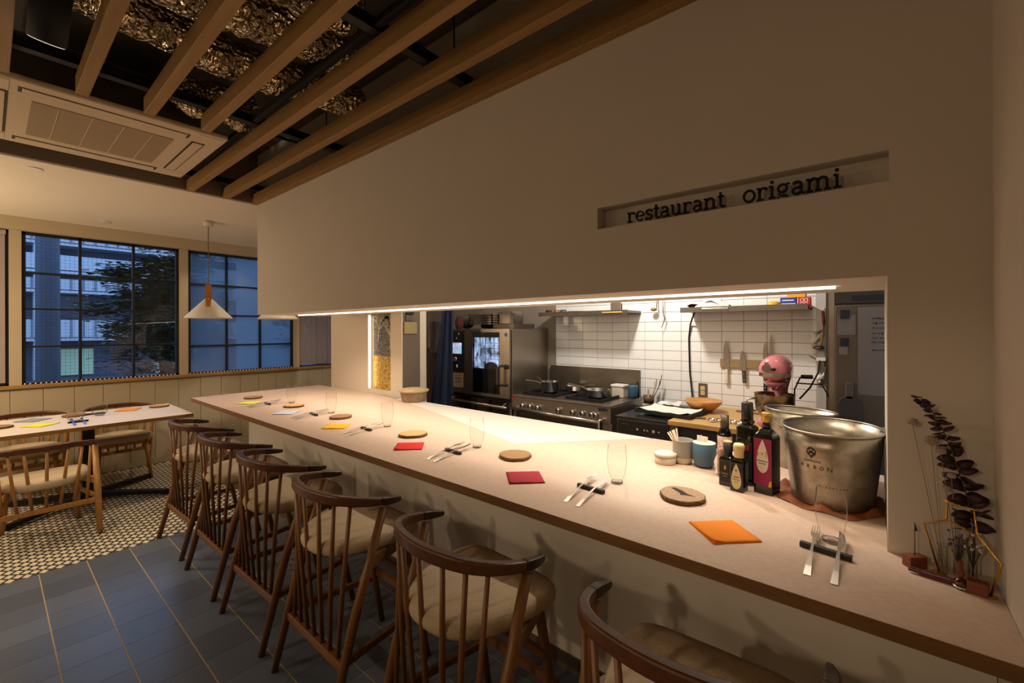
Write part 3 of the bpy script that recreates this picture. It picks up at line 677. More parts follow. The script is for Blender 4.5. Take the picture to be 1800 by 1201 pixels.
def tumbler(x, y, z, label, group, s=(1, 1, 1)):
    t = E('glass_tumbler', label, 'glass', (x, y, z), 0, group)
    b = put(GLASS_ME if s[0] == 1 else GLASS_LOW, 'bowl', t); b.scale = s
    c = put(GB_ME, 'base', t); c.scale = s
    return t
fork = MB()
fork.sweep([(0, -0.175, -0.0155), (0, -0.13, -0.009), (0, -0.05, -0.001), (0, 0.01, 0.0015), (0, 0.045, 0.0035), (0, 0.065, 0.004)], [0.017, 0.0145, 0.0075, 0.0055, 0.008, 0.021], [0.0022, 0.0026, 0.0028, 0.0028, 0.0024, 0.0018])
fork.sweep([(0, 0.065, 0.004), (0, 0.088, 0.002)], [0.021, 0.024], 0.0016)
for k in range(4):
    xx = -0.0095+k*0.00633; fork.sweep([(xx, 0.087, 0.002), (xx*1.02, 0.115, 0.002), (xx*0.98, 0.142, 0.007)], [0.0042, 0.0036, 0.002], 0.0014)
FORK = fork.mesh('fork', SILVER)
kn = MB()
kn.sweep([(0, -0.18, -0.0155), (0, -0.12, -0.008), (0, -0.03, 0.000), (0, 0.005, 0.002)], [0.0165, 0.0135, 0.0085, 0.0075], [0.0035, 0.004, 0.0045, 0.004])
kn.sweep([(0, 0.005, 0.002), (0.003, 0.03, 0.0035), (0.004, 0.075, 0.005), (0.001, 0.12, 0.006), (-0.006, 0.145, 0.0065)], [0.0075, 0.016, 0.019, 0.0145, 0.002], [0.003, 0.0018, 0.0014, 0.0012, 0.0008])
KNIFE = kn.mesh('knife', SILVER)
REST = MB().box(-0.064, 0.064, -0.0085, 0.0085, 0, 0.0155).mesh('rest', SLATE)
sets = [(-0.388, 'orange', '#f08a0c', (-0.593, 0.038), (-0.120, -0.130), (-0.112, -0.030), 'grey', True),
        (-1.216, 'dark crimson', '#a01c2c', (-1.455, 0.050), (-0.913, -0.118), (-0.868, 0.030), 'mid', False),
        (-2.053, 'bright red', '#d21f1c', (-2.252, 0.005), (-1.768, -0.100), (-1.742, 0.058), 'pale', False),
        (-2.873, 'golden yellow', '#f0bd12', (-3.137, 0.005), (-2.625, -0.095), (-2.600, 0.052), 'mid', False),
        (-3.667, 'pale blue', '#c3cfe2', (-3.915, 0.000), (-3.405, -0.072), (-3.380, 0.058), 'pale', False),
        (-4.433, 'lime yellow', '#dfe23c', (-4.718, -0.040), (-4.230, -0.095), (-4.140, 0.078), 'grey', False)]
for i, (nx, cn, hx, cs, rs, gls, face, burnt) in enumerate(sets):
    napkin(nx, -0.175, 0, CZ+0.0003, hx, cn+' folded paper napkin on the counter')
    coaster(cs[0], cs[1], 0.086 if i < 3 else 0.08, CZ, face, 11+i, ('bark edged wood slice coaster with a burnt dark streak behind the orange napkin' if burnt else 'bark edged wood slice coaster behind the '+cn+' napkin on the counter'), burnt)
    rest = put(REST, 'cutlery_rest', bevel=0.002, loc=(rs[0], rs[1], CZ), rz=RAD(-8 if i < 1 else -4))
    tag(rest, 'dark slate cutlery rest beside the '+cn+' napkin on the counter', 'cutlery rest', 'slate cutlery rests')
    f = put(FORK, 'fork', loc=(rs[0]-(0.03 if i == 0 else 0.036), rs[1], CZ+0.0165), rz=RAD(1 if i == 0 else 7+i)); tag(f, 'steel fork lying over the rest by the '+cn+' napkin on the counter', 'fork', 'forks on the counter')
    k = put(KNIFE, 'table_knife', loc=(rs[0]+(0.033 if i == 0 else 0.026), rs[1]-0.004, CZ+0.0165), rz=RAD(0 if i == 0 else 5+2*i)); tag(k, 'steel knife lying over the rest by the '+cn+' napkin on the counter', 'knife', 'knives on the counter')
    tumbler(gls[0], gls[1], CZ, 'clear stemless glass behind the cutlery of the '+cn+' napkin setting', 'glasses on the counter')

# ------------------------------------------------------------------ on the dining table
TZ = 0.738
napkin(-5.36, -1.435, 0, TZ+0.0003, '#dfe23c', 'lime yellow napkin at the near edge of the dining table', 0.0, 'napkins on the dining table', 0.12, 0.12)
napkin(-5.70, -1.46, 0, TZ+0.0003, '#8f98a8', 'grey blue napkin at the window side of the dining table', 0.0, 'napkins on the dining table', 0.12, 0.12)
napkin(-5.72, -0.82, 0, TZ+0.0003, '#ef9a1a', 'orange napkin at the window side of the dining table', 0.3, 'napkins on the dining table', 0.12, 0.12)
coaster(-5.46, -1.665, 0.085, TZ, 'mid', 31, 'wood slice coaster beside the lime napkin on the dining table', group='coasters on the dining table')
coaster(-5.69, -1.20, 0.085, TZ, 'mid', 32, 'wood slice coaster seen behind the front tumbler on the dining table', group='coasters on the dining table')
coaster(-5.71, -0.575, 0.085, TZ, 'pale', 33, 'pale wood slice coaster at the right end of the dining table', group='coasters on the dining table')
tumbler(-5.365, -1.225, TZ, 'wide low tumbler behind the blue cutlery on the dining table', 'tumblers on the dining table', (1.35, 1.35, 0.56))
tumbler(-5.56, -1.045, TZ, 'wide low tumbler at the window side of the dining table', 'tumblers on the dining table', (1.35, 1.35, 0.56))
BLUEP = mat('blue_handles', '#3f78d2', 0.4)
r1 = put(REST, 'cutlery_rest', bevel=0.002, loc=(-5.275, -1.215, TZ), rz=RAD(90)); tag(r1, 'slate rest under the blue cutlery on the dining table', 'cutlery rest', 'rests on the dining table')
r2 = put(REST, 'cutlery_rest', bevel=0.002, loc=(-5.66, -1.06, TZ), rz=RAD(90)); tag(r2, 'slate rest behind the window side tumbler on the dining table', 'cutlery rest', 'rests on the dining table')
for dy, lab in ((-0.035, 'fork with a blue sheen on the dining table rest'), (0.028, 'knife with a blue sheen on the dining table rest')):
    o = MB().sweep([(0.16, 0, -0.015), (0.08, 0, -0.006), (0, 0, 0.0015), (-0.06, 0, 0.004), (-0.12, 0, 0.007)], [0.017, 0.012, 0.008, 0.015, 0.017 if dy < 0 else 0.005], 0.003).build('fork' if dy < 0 else 'table_knife', mat('steel_blue_sheen', '#5d83c8', 0.2, 0.9), loc=(-5.275, -1.215+dy, TZ+0.0165))
    tag(o, lab, 'fork' if dy < 0 else 'knife', 'cutlery on the dining table')

# ------------------------------------------------------------------ jars, bottles and bucket on the counter
ld = E('lidded_dish', 'small cream ceramic dish with a flat lid left of the grey cup', 'dish', (-0.812, 0.445, CZ))
CRE = mat('cream_ceramic', '#ddd3bd', 0.4); GRYC = mat('grey_ribbed_ceramic', '#8f887d', 0.5); BLUC = mat('blue_ceramic', '#45657a', 0.45)
MB().lathe([(0.046, 0.0), (0.05, 0.004), (0.05, 0.040), (0.0, 0.040)], 30).build('bowl', CRE, ld)
MB().lathe([(0.0535, 0.040), (0.0545, 0.043), (0.0545, 0.050), (0.050, 0.0535), (0.0, 0.054)], 30).build('lid', CRE, ld)
gc = E('ribbed_cup', 'grey ribbed cup holding wooden sticks', 'cup', (-0.745, 0.505, CZ))
rib = [(0.036, 0.0), (0.042, 0.012), (0.0475, 0.032)]
for k in range(12): rib += [(0.0495, 0.034+k*0.0066), (0.0485, 0.0373+k*0.0066)]
rib += [(0.051, 0.114), (0.049, 0.116), (0.046, 0.113), (0.044, 0.02), (0.0, 0.016)]
MB().lathe(rib, 30).build('body', GRYC, gc)
MB().lathe([(0.0362, -0.0), (0.0424, 0.012), (0.0479, 0.032), (0.0479, 0.0325)], 30).build('foot_band', CRE, gc)
STK = mat('pale_stick', '#dcc3a4', 0.6)
for k in range(6):
    a = 2.4+k*0.35; s_ = MB().tube([(0.02*cos(a*1.7), 0.02*sin(a*1.3), 0.022), (-0.034-0.012*k*0.6, -0.01+0.012*cos(k*2), 0.165-0.004*k)], 0.0035, 6).build('wooden_stick', STK, loc=(-0.745, 0.505, CZ))
    tag(s_, ('first', 'second', 'third', 'fourth', 'fifth', 'sixth')[k]+' pale wooden stick from the right in the grey ribbed cup', 'stick', 'sticks in the grey cup')
bc = E('blue_cup', 'matte blue round cup holding paper packets', 'cup', (-0.645, 0.505, CZ))
MB().lathe([(0.032, 0.0), (0.044, 0.012), (0.054, 0.045), (0.056, 0.075), (0.053, 0.115), (0.0515, 0.117), (0.049, 0.115), (0.052, 0.075), (0.045, 0.02), (0.0, 0.014)], 32).build('body', BLUC, bc)
MB().lathe([(0.0515, 0.1165), (0.0505, 0.1178), (0.0488, 0.1155), (0.0515, 0.085), (0.0450, 0.0205), (0.0, 0.0145)], 32).build('glazed_inside', CRE, bc)
for k, (dx, dz, r_) in enumerate(((-0.025, 0.05, 20), (0.0, 0.047, 5), (-0.012, 0.04, -15))):
    pk = put(MB().box(-0.012, 0.012, -0.002, 0.002, 0.0, 0.095).mesh('sachet', PAPER), 'sachet', loc=(-0.645+dx, 0.52, CZ+dz), rz=RAD(r_)); tag(pk, ('left', 'right', 'middle')[k]+' paper sachet of the three standing in the blue cup', 'sachet', 'sachets in the blue cup')
cb = tag(MB().grid(lambda u, v: (-0.580+0.022*u+0.006*sin(9*v), 0.42+0.06*v, 0.859+0.10*v*(1-0.3*u)+0.005*sin(14*u+9*v)), 6, 8).build('crumpled_wrapper', PAPER), 'crumpled white wrapper between the blue cup and the bottles', 'wrapper')

OILG = mat('dark_bottle_glass', '#0d0b08', 0.07, spec=0.6); CREAM = mat('cream_cap', '#d8c288', 0.45); GOLDC = mat('gold_cap', '#bd9c4a', 0.32, 0.75)
LABC = mat('cream_label', '#d9c9a0', 0.7); LABB = mat('black_label', '#1d1a17', 0.7); LABR = mat('crimson_label', '#8d1146', 0.6, noise=0.12, scale=60)
INK = mat('black_ink', '#17130f', 0.8); GINK = mat('gold_ink', '#b98a2c', 0.5); CORK = mat('cork', '#c8a678', 0.8)
def sq(hw, r=0.008, n=4):
    P = []
    for cx_, cy_, a0 in ((hw-r, hw-r, 0), (-hw+r, hw-r, 90), (-hw+r, -hw+r, 180), (hw-r, -hw+r, 270)):
        for k in range(n+1): P.append((cx_+r*cos(RAD(a0+90*k/n)), cy_+r*sin(RAD(a0+90*k/n))))
    return P
def square_body(mb, hw, z0, z1, zn, rn, r=0.008):
    base = sq(hw, r); n = len(base); vs = []
    lv = [(0.96, z0), (1.0, z0+0.004), (1.0, z1)]
    for s_, z in lv: vs += [(x*s_, y*s_, z) for x, y in base]
    for t in (0.35, 0.7, 1.0):
        for x, y in base:
            d_ = math.hypot(x, y); q = 1-t**1.5; f = q*1.0+(1-q)*rn/d_; vs.append((x*f, y*f, z1+(zn-z1)*t))
    m = len(lv)+3
    fs = [(i*n+k, i*n+(k+1) % n, (i+1)*n+(k+1) % n, (i+1)*n+k) for i in range(m-1) for k in range(n)]+[tuple(range(n))[::-1]]
    mb.add(vs, fs, False); return mb
def txt(body, size, m, parent, loc, name='lettering', rot=(pi/2, 0, 0)):
    o = put(text_mesh(body, size, 0.0002), name, parent, loc=loc); o.data.materials.clear(); o.data.materials.append(m); o.rotation_euler = rot; return o
def drop(w, h, z0, n=20):
    pts = []
    for k in range(n):
        a = 2*pi*k/n; x = w/2*sin(a)*(math.sin(a/2)**0.9)
        pts.append((x, z0+h*0.5+h*0.5*cos(a)))
    return pts
# crimson labelled vinegar bottle
p_ = (-0.347, 0.318, CZ)
b1 = E('vinegar_bottle', 'square dark bottle with crimson label and gold cap beside the metal bucket', 'bottle', p_, RAD(-14))
square_body(MB(), 0.037, 0, 0.225, 0.262, 0.0155, 0.006).lathe([(0.0155, 0.262), (0.0145, 0.275), (0.0145, 0.295)], 20).build('glass_body', OILG, b1)
MB().lathe([(0.017, 0.285), (0.0185, 0.288), (0.0185, 0.304), (0.0195, 0.306), (0.0195, 0.3235), (0.017, 0.325), (0, 0.325)], 24).build('cap', GOLDC, b1)
lb = MB().box(-0.034, 0.034, -0.0385, -0.0368, 0.035, 0.222).build('label', LABR, b1)
MB().prism(drop(0.058, 0.135, 0.085), -0.0392, -0.0384, 'y').build('drop_panel', mat('label_white', '#d9cbbd', 0.7), lb)
MB().box(-0.02, -0.016, -0.0397, -0.0390, 0.150, 0.175).box(0.012, 0.016, -0.0397, -0.0390, 0.150, 0.175).box(-0.006, 0.003, -0.0397, -0.039, 0.158, 0.167).build('emblem', GINK, lb)
MB().box(-0.022, 0.02, -0.0397, -0.039, 0.132, 0.1345).box(-0.014, 0.014, -0.0397, -0.039, 0.122, 0.1245).build('lettering', INK, lb)
MB().prism([(0.022, 0.035), (0.034, 0.035), (0.034, 0.060), (0.026, 0.055)], -0.0392, -0.0384, 'y').build('corner_seal', mat('label_orange', '#e0a11c', 0.6), lb)
# tall black oil bottle
b2 = E('oil_bottle', 'tallest black bottle with black capsule standing behind the others', 'bottle', (-0.432, 0.385, CZ), RAD(-8))
square_body(MB(), 0.036, 0, 0.240, 0.256, 0.022, 0.012).lathe([(0.022, 0.256), (0.0205, 0.262), (0.0205, 0.29)], 20).build('glass_body', mat('olive_dark_glass', '#17140a', 0.06, spec=0.6), b2)
MB().lathe([(0.0225, 0.278), (0.0232, 0.28), (0.0228, 0.347), (0.0215, 0.349), (0, 0.349)], 24).build('capsule', mat('black_capsule', '#171513', 0.35), b2)
MB().box(-0.031, 0.031, -0.0372, -0.0360, 0.030, 0.185).build('label', LABB, b2)
MB().box(0.006, 0.020, -0.0382, -0.0370, 0.150, 0.172).build('red_seal', mat('red_seal', '#a8101c', 0.5), b2)
# patterned bottle behind
b3 = E('patterned_bottle', 'black and floral labelled bottle at the back left of the bottle group', 'bottle', (-0.530, 0.415, CZ), RAD(10))
MB().lathe([(0.028, 0), (0.030, 0.004), (0.030, 0.19), (0.022, 0.212), (0.0165, 0.222), (0.0165, 0.275), (0.0, 0.276)], 26).build('glass_body', OILG, b3)
MB().lathe([(0.0175, 0.215), (0.0180, 0.217), (0.0178, 0.278), (0.0, 0.279)], 22).build('capsule', mat('capsule_bronze', '#4a3c2e', 0.4, 0.3, noise=0.4, scale=60), b3)
fm = mat('floral_label', '#6f5546', 0.7, noise=0.5, scale=45, col2='#c9a48c'); MB().lathe([(0.0305, 0.015), (0.0305, 0.185)], 26).build('label', fm, b3)
MB().ball((-0.012, -0.028, 0.125), 0.011, 10, 6, (1, 0.4, 1)).build('flower_print', mat('print_pink', '#d29a8c', 0.7), b3)
MB().ball((-0.018, -0.024, 0.082), 0.005, 8, 5, (1, 0.5, 1)).build('leaf_print', mat('print_green', '#4ea83a', 0.7), b3)
# small square bottle, cork
b4 = E('small_oil_bottle', 'short square black bottle with a tan topped stopper', 'bottle', (-0.492, 0.312, CZ), RAD(-10))
square_body(MB(), 0.0275, 0, 0.112, 0.128, 0.0155, 0.005).build('glass_body', OILG, b4)
MB().lathe([(0.0165, 0.120), (0.0175, 0.122), (0.0175, 0.180), (0.0, 0.181)], 20).build('capsule', mat('black_sleeve', '#151210', 0.5), b4)
MB().lathe([(0.0165, 0.1805), (0.0170, 0.181), (0.0170, 0.1865), (0, 0.187)], 20).build('cork_top', CORK, b4)
MB().box(-0.020, 0.020, -0.0285, -0.0274, 0.018, 0.10).build('label', LABB, b4)
MB().prism(drop(0.012, 0.020, 0.070), -0.0290, -0.0284, 'y').build('drop_print', GINK, b4)
MB().box(-0.014, 0.012, -0.029, -0.0284, 0.052, 0.0545).box(-0.010, 0.009, -0.029, -0.0284, 0.042, 0.0435).build('lettering', GINK, b4)
# small bottle with cream drop label
b5 = E('small_oil_bottle', 'short square black bottle with cream cap and cream drop shaped label', 'bottle', (-0.440, 0.270, CZ), RAD(-10))
square_body(MB(), 0.0265, 0, 0.118, 0.134, 0.0135, 0.005).build('glass_body', OILG, b5)
MB().lathe([(0.0175, 0.135), (0.0185, 0.138), (0.0180, 0.160), (0.0215, 0.164), (0.0215, 0.184), (0.018, 0.192), (0, 0.193)], 24).build('cap', CREAM, b5)
lb = MB().prism(drop(0.050, 0.105, 0.010), -0.0275, -0.0264, 'y').build('label', LABC, b5)
MB().box(-0.010, 0.011, -0.0280, -0.0274, 0.058, 0.061).box(-0.014, 0.013, -0.028, -0.0274, 0.048, 0.050).box(-0.008, 0.008, -0.028, -0.0274, 0.038, 0.0395).build('lettering', INK, lb)
MB().prism([(-0.004, 0.084), (0.004, 0.084), (0, 0.093)], -0.028, -0.0274, 'y').build('emblem', INK, lb)

# champagne bucket
GALV = mat('galvanised_steel', '#a39a8a', 0.36, 0.9, noise=0.22, scale=22, bump=0.08, bscale=40)
bk = E('champagne_bucket', 'large galvanised champagne bucket with black stencilled lettering', 'bucket', (-0.140, 0.412, CZ+0.004), group='galvanised buckets')
n = 64; BH = 0.275
def bpt(a, t, inn=0.0, q=(0.134, 0.166, 0.030, 0.032)):
    return ((q[0]+q[2]*t-inn)*cos(a), (q[1]+q[3]*t-inn)*sin(a))
def tub(root, q):
    vs = []
    for t, i_ in ((0, 0), (0.02, 0), (0.25, 0), (0.5, 0), (0.75, 0), (1.0, 0), (1.0, 0.003), (0.75, 0.003), (0.4, 0.003), (0.05, 0.003)):
        for k in range(n):
            x, y = bpt(2*pi*k/n, t, i_, q); vs.append((x, y, max(0.0 if i_ == 0 else 0.006, BH*t)))
    fs = [(i*n+k, i*n+(k+1) % n, (i+1)*n+(k+1) % n, (i+1)*n+k) for i in range(9) for k in range(n)]+[tuple(range(n))[::-1], tuple(9*n+k for k in range(n))]
    MB().add(vs, fs, True).build('tub', GALV, root)
    MB().tube([(*bpt(2*pi*k/n, 1.0, 0, q), BH) for k in range(n)], 0.0045, 8, closed=True).build('rolled_rim', GALV, root)
tub(bk, (0.134, 0.166, 0.030, 0.032))
for a_ in (200, 20):
    x, y = bpt(RAD(a_), 1.0)
    MB().sweep([(x*0.985, y*0.985-0.05, BH-0.002), (x*1.04, y*1.04-0.02, BH+0.002), (x*1.04, y*1.04+0.02, BH+0.002), (x*0.985, y*0.985+0.05, BH-0.002)], 0.012, 0.004).build('lip_handle', GALV, bk)
bk2 = E('champagne_bucket', 'second galvanised bucket standing half hidden behind the lettered one', 'bucket', (-0.285, 0.775, CZ+0.0005), RAD(-20), 'galvanised buckets')
tub(bk2, (0.118, 0.072, 0.036, 0.030))
def on_bucket(me, x0, z0):
    # lay flat artwork (x right, y up) on the front of the tub, seen from -y
    for v in me.vertices:
        u = v.co.x+x0; zz = v.co.y+z0; a = RAD(-108)+u/0.165; t = zz/BH
        x, y = bpt(a, t); L_ = math.hypot(x/0.15**2, y/0.185**2); nx_, ny_ = x/0.15**2/L_, y/0.185**2/L_
        off = 0.0006+abs(v.co.z); v.co = (x+nx_*off, y+ny_*off, zz)
    return me
INKB = mat('stencil_ink', '#2a2620', 0.7)
for i, (ch_, x_) in enumerate(zip('CARBON', (-0.062, -0.038, -0.014, 0.010, 0.034, 0.060))):
    me = on_bucket(text_mesh(ch_, 0.026 if i in (0, 5) else 0.020, 0.0002), x_, 0.150); me.materials.clear(); me.materials.append(INKB); put(me, 'lettering', bk)
me = on_bucket(text_mesh('CHAMPAGNE', 0.010, 0.0002), 0.0, 0.172); me.materials.clear(); me.materials.append(INKB); put(me, 'lettering', bk)
em = MB(); em.prism(arc(0, 0, 0.017, 0.018, 0, 345, 18), 0, 0.0003).prism([(-0.010, -0.012), (0.010, -0.012), (0, -0.026)], 0, 0.0003)
me = on_bucket(em.mesh('emblem', INKB), 0.0, 0.207); put(me, 'emblem', bk)
em = MB()
for x_, z_ in ((-0.009, 0.003), (0.009, 0.003), (0, -0.009), (0, 0.008)): em.prism(arc(x_, z_, 0.0035, 0.0035, 0, 320, 8), 0.0004, 0.0006)
me = on_bucket(em.mesh('emblem_petals', GALV), 0.0, 0.207); put(me, 'emblem_petals', bk)
em = MB(); rnd = random.Random(2)
for q in range(9): em.prism([(q*0.012-0.05, 0), (q*0.012-0.05+rnd.uniform(0.004, 0.008), 0), (q*0.012-0.046, rnd.uniform(0.003, 0.006))], 0, 0.0003)
put(on_bucket(em.mesh('worn_print', INKB), 0.07, 0.082), 'worn_print', bk)
RUST = mat('rust_brown_cloth', '#8a4a22', 0.75, noise=0.25, scale=14, bump=0.3)
cloth = MB(); nn = 56; rnd = random.Random(3); vs = []
for q in (0.0, 0.55, 0.72, 0.86, 0.97, 1.04, 1.07):
    for k in range(nn):
        a = 2*pi*k/nn; wv_ = 1+0.05*sin(5*a+1)+0.04*sin(9*a)
        z = 0.001+(0.012+0.010*sin(7*a)+0.008*sin(11*a+2))*max(0, 1-abs(q-0.97)/0.12)
        x = -0.140+0.172*q*wv_*cos(a); y = 0.405+0.195*q*wv_*sin(a)
        vs.append((min(x, 0.018), max(y, 0.16), CZ+max(0.001, z if q > 0.8 else 0.001)))
cloth.add(vs, [(i*nn+k, i*nn+(k+1) % nn, (i+1)*nn+(k+1) % nn, (i+1)*nn+k) for i in range(6) for k in range(nn)], True)
tag(cloth.build('cloth', RUST), 'rust brown cloth crumpled under the champagne bucket', 'cloth')

# ------------------------------------------------------------------ ornaments in the corner by the right wall
MAHO = mat('red_brown_wood', '#7a3d26', 0.45, noise=0.15, scale=20, stretch=(1, 6, 6))
h1 = E('card_holder', 'red brown wooden block with an upright wire clip near the opening', 'card holder', (0.079, -0.062, CZ), RAD(38))
MB().box(-0.023, 0.023, -0.014, 0.014, 0, 0.032).build('block', MAHO, h1, bevel=0.001)
MB().tube([(0, 0, 0.03), (0.0, 0, 0.105)], 0.0013, 6).build('wire', STEELD, h1)
MB().prism([(-0.001, 0.100), (0.009, 0.100), (0.0, 0.125)], -0.001, 0.001, 'y').build('clip', STEELD, h1)
h2 = E('card_holder', 'red brown wooden block in the corner by the right wall', 'card holder', (0.193, -0.128, CZ), RAD(-12))
MB().box(-0.019, 0.019, -0.016, 0.016, 0, 0.030).build('block', MAHO, h2, bevel=0.001)
MB().box(-0.016, 0.016, -0.001, 0.001, 0.0295, 0.031).build('slot', BLACKM, h2)
pn = E('folded_knife', 'slim dark maroon folded knife lying on the counter by the ornaments', 'folding knife', (0.118, -0.112, CZ), RAD(-7))
MB().sweep([(-0.055, 0, 0.008), (-0.02, 0, 0.008), (0.03, 0.0, 0.008), (0.058, 0, 0.008)], [0.006, 0.012, 0.013, 0.011], [0.008, 0.013, 0.014, 0.013]).build('handle', mat('maroon_lacquer', '#5a1226', 0.3), pn, bevel=0.002)
MB().sweep([(-0.05, 0, 0.0155), (0.04, 0, 0.0158)], 0.003, 0.002).build('spine', STEELD, pn)
bb = E('amber_bottle', 'tiny amber glass bottle with a tapered stopper', 'bottle', (0.163, -0.125, CZ))
AMB = mat('amber_glass', '#b4601a', 0.05, trans=0.8)
MB().lathe([(0.008, 0), (0.0145, 0.006), (0.0155, 0.014), (0.011, 0.022), (0.005, 0.026), (0.0, 0.027)], 20).build('body', mat('dark_amber', '#4a1a10', 0.08, spec=0.7), bb)
MB().lathe([(0.004, 0.026), (0.007, 0.034), (0.0075, 0.044), (0.005, 0.055), (0.006, 0.066), (0.003, 0.072), (0.0, 0.073)], 16).build('stopper', AMB, bb)
MB().lathe([(0.0148, 0.002), (0.0162, 0.004), (0.0162, 0.007), (0.0148, 0.008)], 20).build('silver_collar', CHROME, bb)
gs_ = E('brass_frame', 'geometric brass wire stand shaped like a faceted flask', 'ornament', (0, 0, 0))
fv = [(0.128, -0.062, 0.862), (0.098, -0.062, 0.983), (0.142, -0.075, 1.012), (0.143, -0.075, 1.057), (0.191, -0.085, 1.052), (0.196, -0.095, 0.993), (0.2325, -0.135, 0.945), (0.214, -0.135, 0.862)]
MB().tube(fv, 0.0026, 6).build('wire_frame', GOLD, gs_)
MB().tube([(0.142, -0.076, 1.010), (0.196, -0.096, 0.990)], 0.0022, 6).tube([(0.135, -0.074, 1.060), (0.199, -0.086, 1.050)], 0.0022, 6).build('cross_wire', GOLD, gs_)
MB().lathe([(0.013, 0.0), (0.0145, 0.002), (0.013, 0.004)], 20, (0.128, -0.062, CZ)).lathe([(0.013, 0.0), (0.0145, 0.002), (0.013, 0.004)], 20, (0.212, -0.130, CZ)).build('foot', GOLD, gs_)
for x, y, r, h, lab in ((0.137, -0.040, 0.011, 0.070, 'short clear glass tube vase behind the amber bottle'), (0.192, -0.058, 0.010, 0.085, 'clear glass tube vase holding the eucalyptus stem'), (0.166, -0.045, 0.010, 0.060, 'small clear glass vase between the two tube vases')):
    v_ = E('tube_vase', lab, 'vase', (x, y, CZ), group='tube vases in the corner')
    MB().lathe([(0.0, 0.001), (r, 0.001), (r, h), (r*1.15, h+0.003), (r*0.9, h+0.001), (r*0.88, 0.005), (0.0, 0.004)], 20).build('glass_body', VASEG, v_)
EUC = mat('purple_eucalyptus', '#3a2228', 0.6, noise=0.2, scale=30); STEM = mat('brown_stem', '#4f3a2a', 0.8)
eu = E('eucalyptus_stem', 'tall dried stem of dark purple eucalyptus leaves leaning left', 'dried branch', (0.192, -0.058, CZ+0.012))
path = [(0.0, 0.0, 0.0), (0.004, 0.002, 0.08), (0.0, 0.0, 0.16), (-0.018, 0.0, 0.24), (-0.038, 0.0, 0.32), (-0.056, 0.0, 0.38), (-0.078, 0.0, 0.43), (-0.110, 0.0, 0.462)]
MB().tube(path, [0.002, 0.002, 0.0018, 0.0016, 0.0014, 0.0012, 0.001, 0.0007], 6).build('stem', STEM, eu)
def leafmesh(L, w):
    mb = MB(); P = []
    for k in range(14):
        a = 2*pi*k/14; P.append((L*(0.5-0.5*cos(a)), w*0.5*sin(a)*(0.8+0.2*cos(a)), 0.0))
    c = [(L*0.5, 0, 0.0025)]; b_ = [(L*0.5, 0, 0.001)]
    mb.add(P+c, [(k, (k+1) % 14, 14) for k in range(14)], True); mb.add(P+b_, [(14, (k+1) % 14, k) for k in range(14)], True); return mb
LM = [leafmesh(0.030, 0.014).mesh('leaf', EUC), leafmesh(0.038, 0.020).mesh('leaf', EUC), leafmesh(0.022, 0.015).mesh('leaf', EUC)]
rnd = random.Random(5)
def along(t):
    q = t*(len(path)-1); i = min(int(q), len(path)-2); return Vector(path[i]).lerp(Vector(path[i+1]), q-i)
for k in range(64):
    t = 0.22+0.78*k/63; p = along(t)
    l = put(LM[1] if t < 0.55 else (LM[0] if t < 0.82 else LM[2]), 'leaf', eu, loc=p)
    s_ = 1.35-0.65*t; l.scale = (s_, s_*1.5, s_)
    l.rotation_euler = (rnd.uniform(-1.2, 1.2), rnd.uniform(-0.7, 0.35), (0 if k % 2 else pi)+rnd.uniform(-0.6, 0.6))
ROS = mat('dried_rose', '#a08a86', 0.9, noise=0.2, scale=80); TW = mat('pale_twig', '#9a8266', 0.8)
for i, (x, y, z, r, vx, lab) in enumerate(((0.075, -0.062, 1.262, 0.0125, 0.137, 'dried pale rose leaning out farthest to the left'), (0.113, -0.06, 1.215, 0.016, 0.137, 'larger dried pale rose beside the eucalyptus'), (0.131, -0.07, 1.192, 0.012, 0.166, 'dried pale rose just above the eucalyptus middle'), (0.151, -0.075, 1.130, 0.010, 0.166, 'small dried pale rose in front of the eucalyptus leaves'), (0.141, -0.07, 1.092, 0.011, 0.166, 'lowest dried pale rose just above the brass stand'))):
    ro = E('dried_rose', lab, 'dried flower', (x, y, z), group='dried pale roses')
    vy = {0.137: -0.040, 0.166: -0.045}[vx]
    b_ = MB(); b_.ball((0, 0, 0), r*0.8, 10, 7)
    for k in range(9):
        a = k*2.4; b_.ball((r*0.45*cos(a), r*0.45*sin(a), r*0.3*sin(k)), r*0.55, 8, 5, (1, 1, 0.7))
    b_.build('bloom', ROS, ro)
    MB().tube([(0, 0, -r*0.5), ((vx-x)*0.45, (vy-y)*0.5, (CZ+0.05-z)*0.5), (vx-x, vy-y, CZ+0.01-z)], 0.0009, 5).build('stem', TW, ro)
for i, (x, y, z, c_, n_, lab) in enumerate(((0.190, -0.085, 0.968, '#cbb9a6', 26, 'bunch of tiny cream dried flowers low in the corner'), (0.163, -0.07, 0.962, '#6d4a72', 22, 'bunch of tiny purple dried flowers behind the amber bottle'), (0.178, -0.075, 0.995, '#7f78a0', 12, 'sprig of tiny lilac dried flowers inside the brass stand'))):
    fb = E('dried_flower_bunch', lab, 'dried flowers', (x, y, z), group='tiny dried flowers')
    b_ = MB(); st = MB(); rnd = random.Random(40+i)
    for k in range(n_):
        p = (rnd.uniform(-0.018, 0.018), rnd.uniform(-0.012, 0.012), rnd.uniform(-0.022, 0.022)); b_.ball(p, rnd.uniform(0.002, 0.004), 6, 4); st.tube([p, (0.166-x if i else 0.192-x, -0.045-y if i else -0.058-y, CZ+0.03-z)], 0.0005, 4)
    o = b_.build('blossoms', mat('blossom_%d' % i, c_, 0.9), fb); o['kind'] = 'stuff'
    st.build('stems', mat('stem_green_%d' % i, '#4f5238', 0.8), fb)

